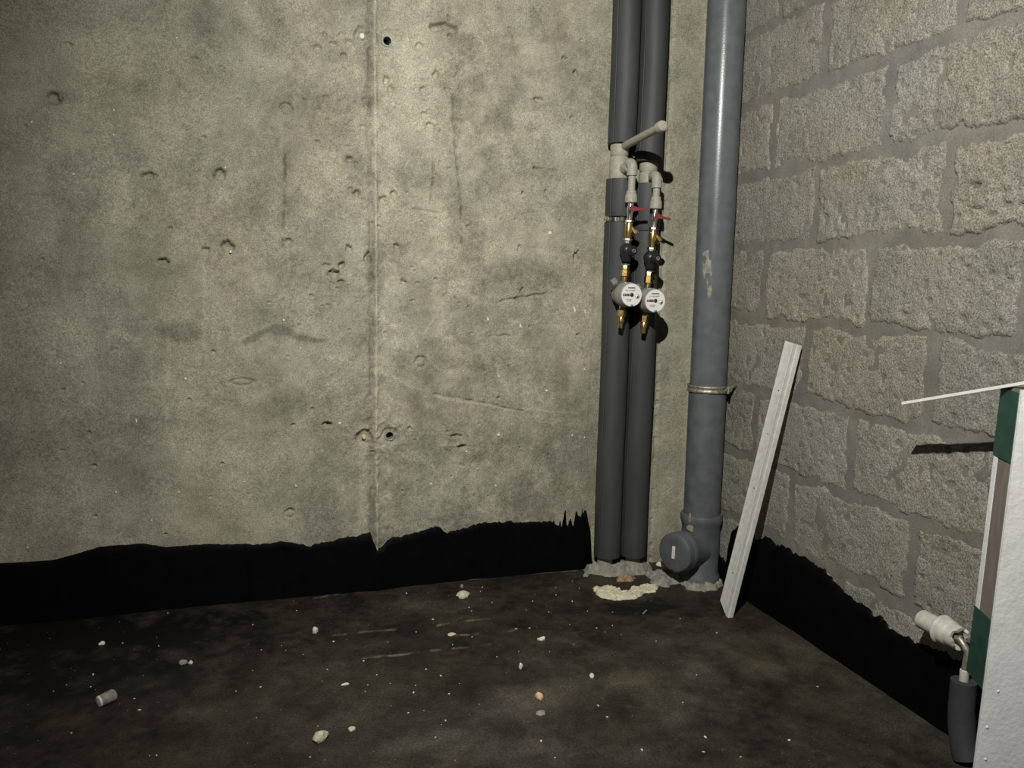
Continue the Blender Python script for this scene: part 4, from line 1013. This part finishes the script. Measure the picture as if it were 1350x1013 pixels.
# finer dust grains nobody could count
mb = MB()
for k in range(420):
    x = rg.uniform(-2.0, -0.15); y = -rg.uniform(0.04, 1.3)
    s = rg.uniform(0.0005, 0.0011); z = fz(x, y)
    mb.add([(x - s, y - s, z), (x + s, y - s * 0.6, z), (x + 0.3 * s, y + s, z), (x, y, z + 1.4 * s)], [(0, 1, 3), (1, 2, 3), (2, 0, 3)])
o = mb.build('floor_grit', M['dust']); tag(o, 'fine pale grit spread over the dark floor', 'grit', kind='stuff')

def patch(name, outline, mat, hgt, step, seed, edge, label=None, cat=None, rough=0.6, dip=None, parent=None):
    """lumpy crust with a ragged outline lying on the floor"""
    pts = np.array(outline); n = len(pts)
    x0, y0 = pts.min(0) - 0.02; x1, y1 = pts.max(0) + 0.02
    y1 = min(y1, -0.002)
    X, Y = np.meshgrid(np.arange(x0, x1, step), np.arange(y0, y1, step))
    jx = X + 0.012 * fbm(X * 55, Y * 55, seed, 3); jy = Y + 0.012 * fbm(X * 55, Y * 55, seed + 5, 3)
    inside = np.zeros(X.shape, bool); dist = np.full(X.shape, 9.0)
    for i in range(n):
        (ax_, ay_), (bx_, by_) = pts[i], pts[(i + 1) % n]
        cond = ((ay_ > jy) != (by_ > jy)) & (jx < (bx_ - ax_) * (jy - ay_) / (by_ - ay_ + 1e-12) + ax_)
        inside ^= cond
        dist = np.minimum(dist, seg_dist(jx, jy, [(ax_, ay_), (bx_, by_)]))
    sd = np.where(inside, dist, -dist)
    H = -0.004 + (hgt + 0.004) * sstep(-0.001, edge, sd)
    H = H + np.where(sd > 0, hgt * rough * fbm(X * 45, Y * 45, seed + 9, 4, 0.65) * 1.6, 0) * sstep(0, edge, sd)
    if dip is not None:
        r = np.hypot((jx - dip[0]) / dip[2], (jy - dip[1]) / dip[3]); H -= hgt * 0.9 * (1 - sstep(0.5, 1.1, r))
    o = grid_mesh(name, np.stack([X, Y, H + floor_height(X, Y)], -1), mat, None, parent)
    if label: tag(o, label, cat)
    return o

fo = patch('foam_patch', FOAM, M['cream'], 0.007, 0.0022, 501, 0.009, 'ragged cream foam patch on the floor in front of the risers', 'foam patch', 0.8)
patch('rusty_lump', [(-0.315, -0.135), (-0.258, -0.140), (-0.235, -0.115), (-0.270, -0.098), (-0.312, -0.105)], M['rust'], 0.010, 0.003, 520, 0.010, None, None, 0.7, None, fo)
patch('mortar_collar', MORT, M['dust'], 0.012, 0.003, 530, 0.010, 'crumbly pale mortar collar around the foot of the drain pipe', 'mortar', 0.8)
patch('mortar_strip', [(-0.385, -0.006), (-0.392, -0.045), (-0.360, -0.066), (-0.330, -0.090), (-0.270, -0.096), (-0.185, -0.100), (-0.150, -0.060), (-0.145, -0.006)], M['dust'], 0.030, 0.0030, 540, 0.035, 'grey mortar bed at the feet of the two foam-sleeved risers', 'mortar', 0.25)
for i, (x, y, z, s, mt) in enumerate(((-0.160, -0.115, 0.030, 0.013, 'chip'), (-0.135, -0.105, 0.014, 0.012, 'cream'), (-0.175, -0.135, 0.004, 0.010, 'greystone'), (-0.115, -0.150, 0.008, 0.011, 'greystone'), (-0.145, -0.150, 0.004, 0.009, 'cream'), (-0.395, -0.075, 0.004, 0.010, 'greystone'))):
    labels = ('white rubble chip beside the right riser foot', 'cream rubble lump between the right riser and the drain cap', 'grey rubble lump in front of the right riser foot',
              'grey rubble lump under the drain cap', 'small cream rubble lump left of the drain collar', 'grey rubble lump left of the left riser foot')
    o = blob(MB(), (x, y, z), s, s * 0.85, s * 0.75, 600 + i, 0.3, 2, 0.5, i).build('rubble', M[mt], None, 30)
    tag(o, labels[i], 'rubble')
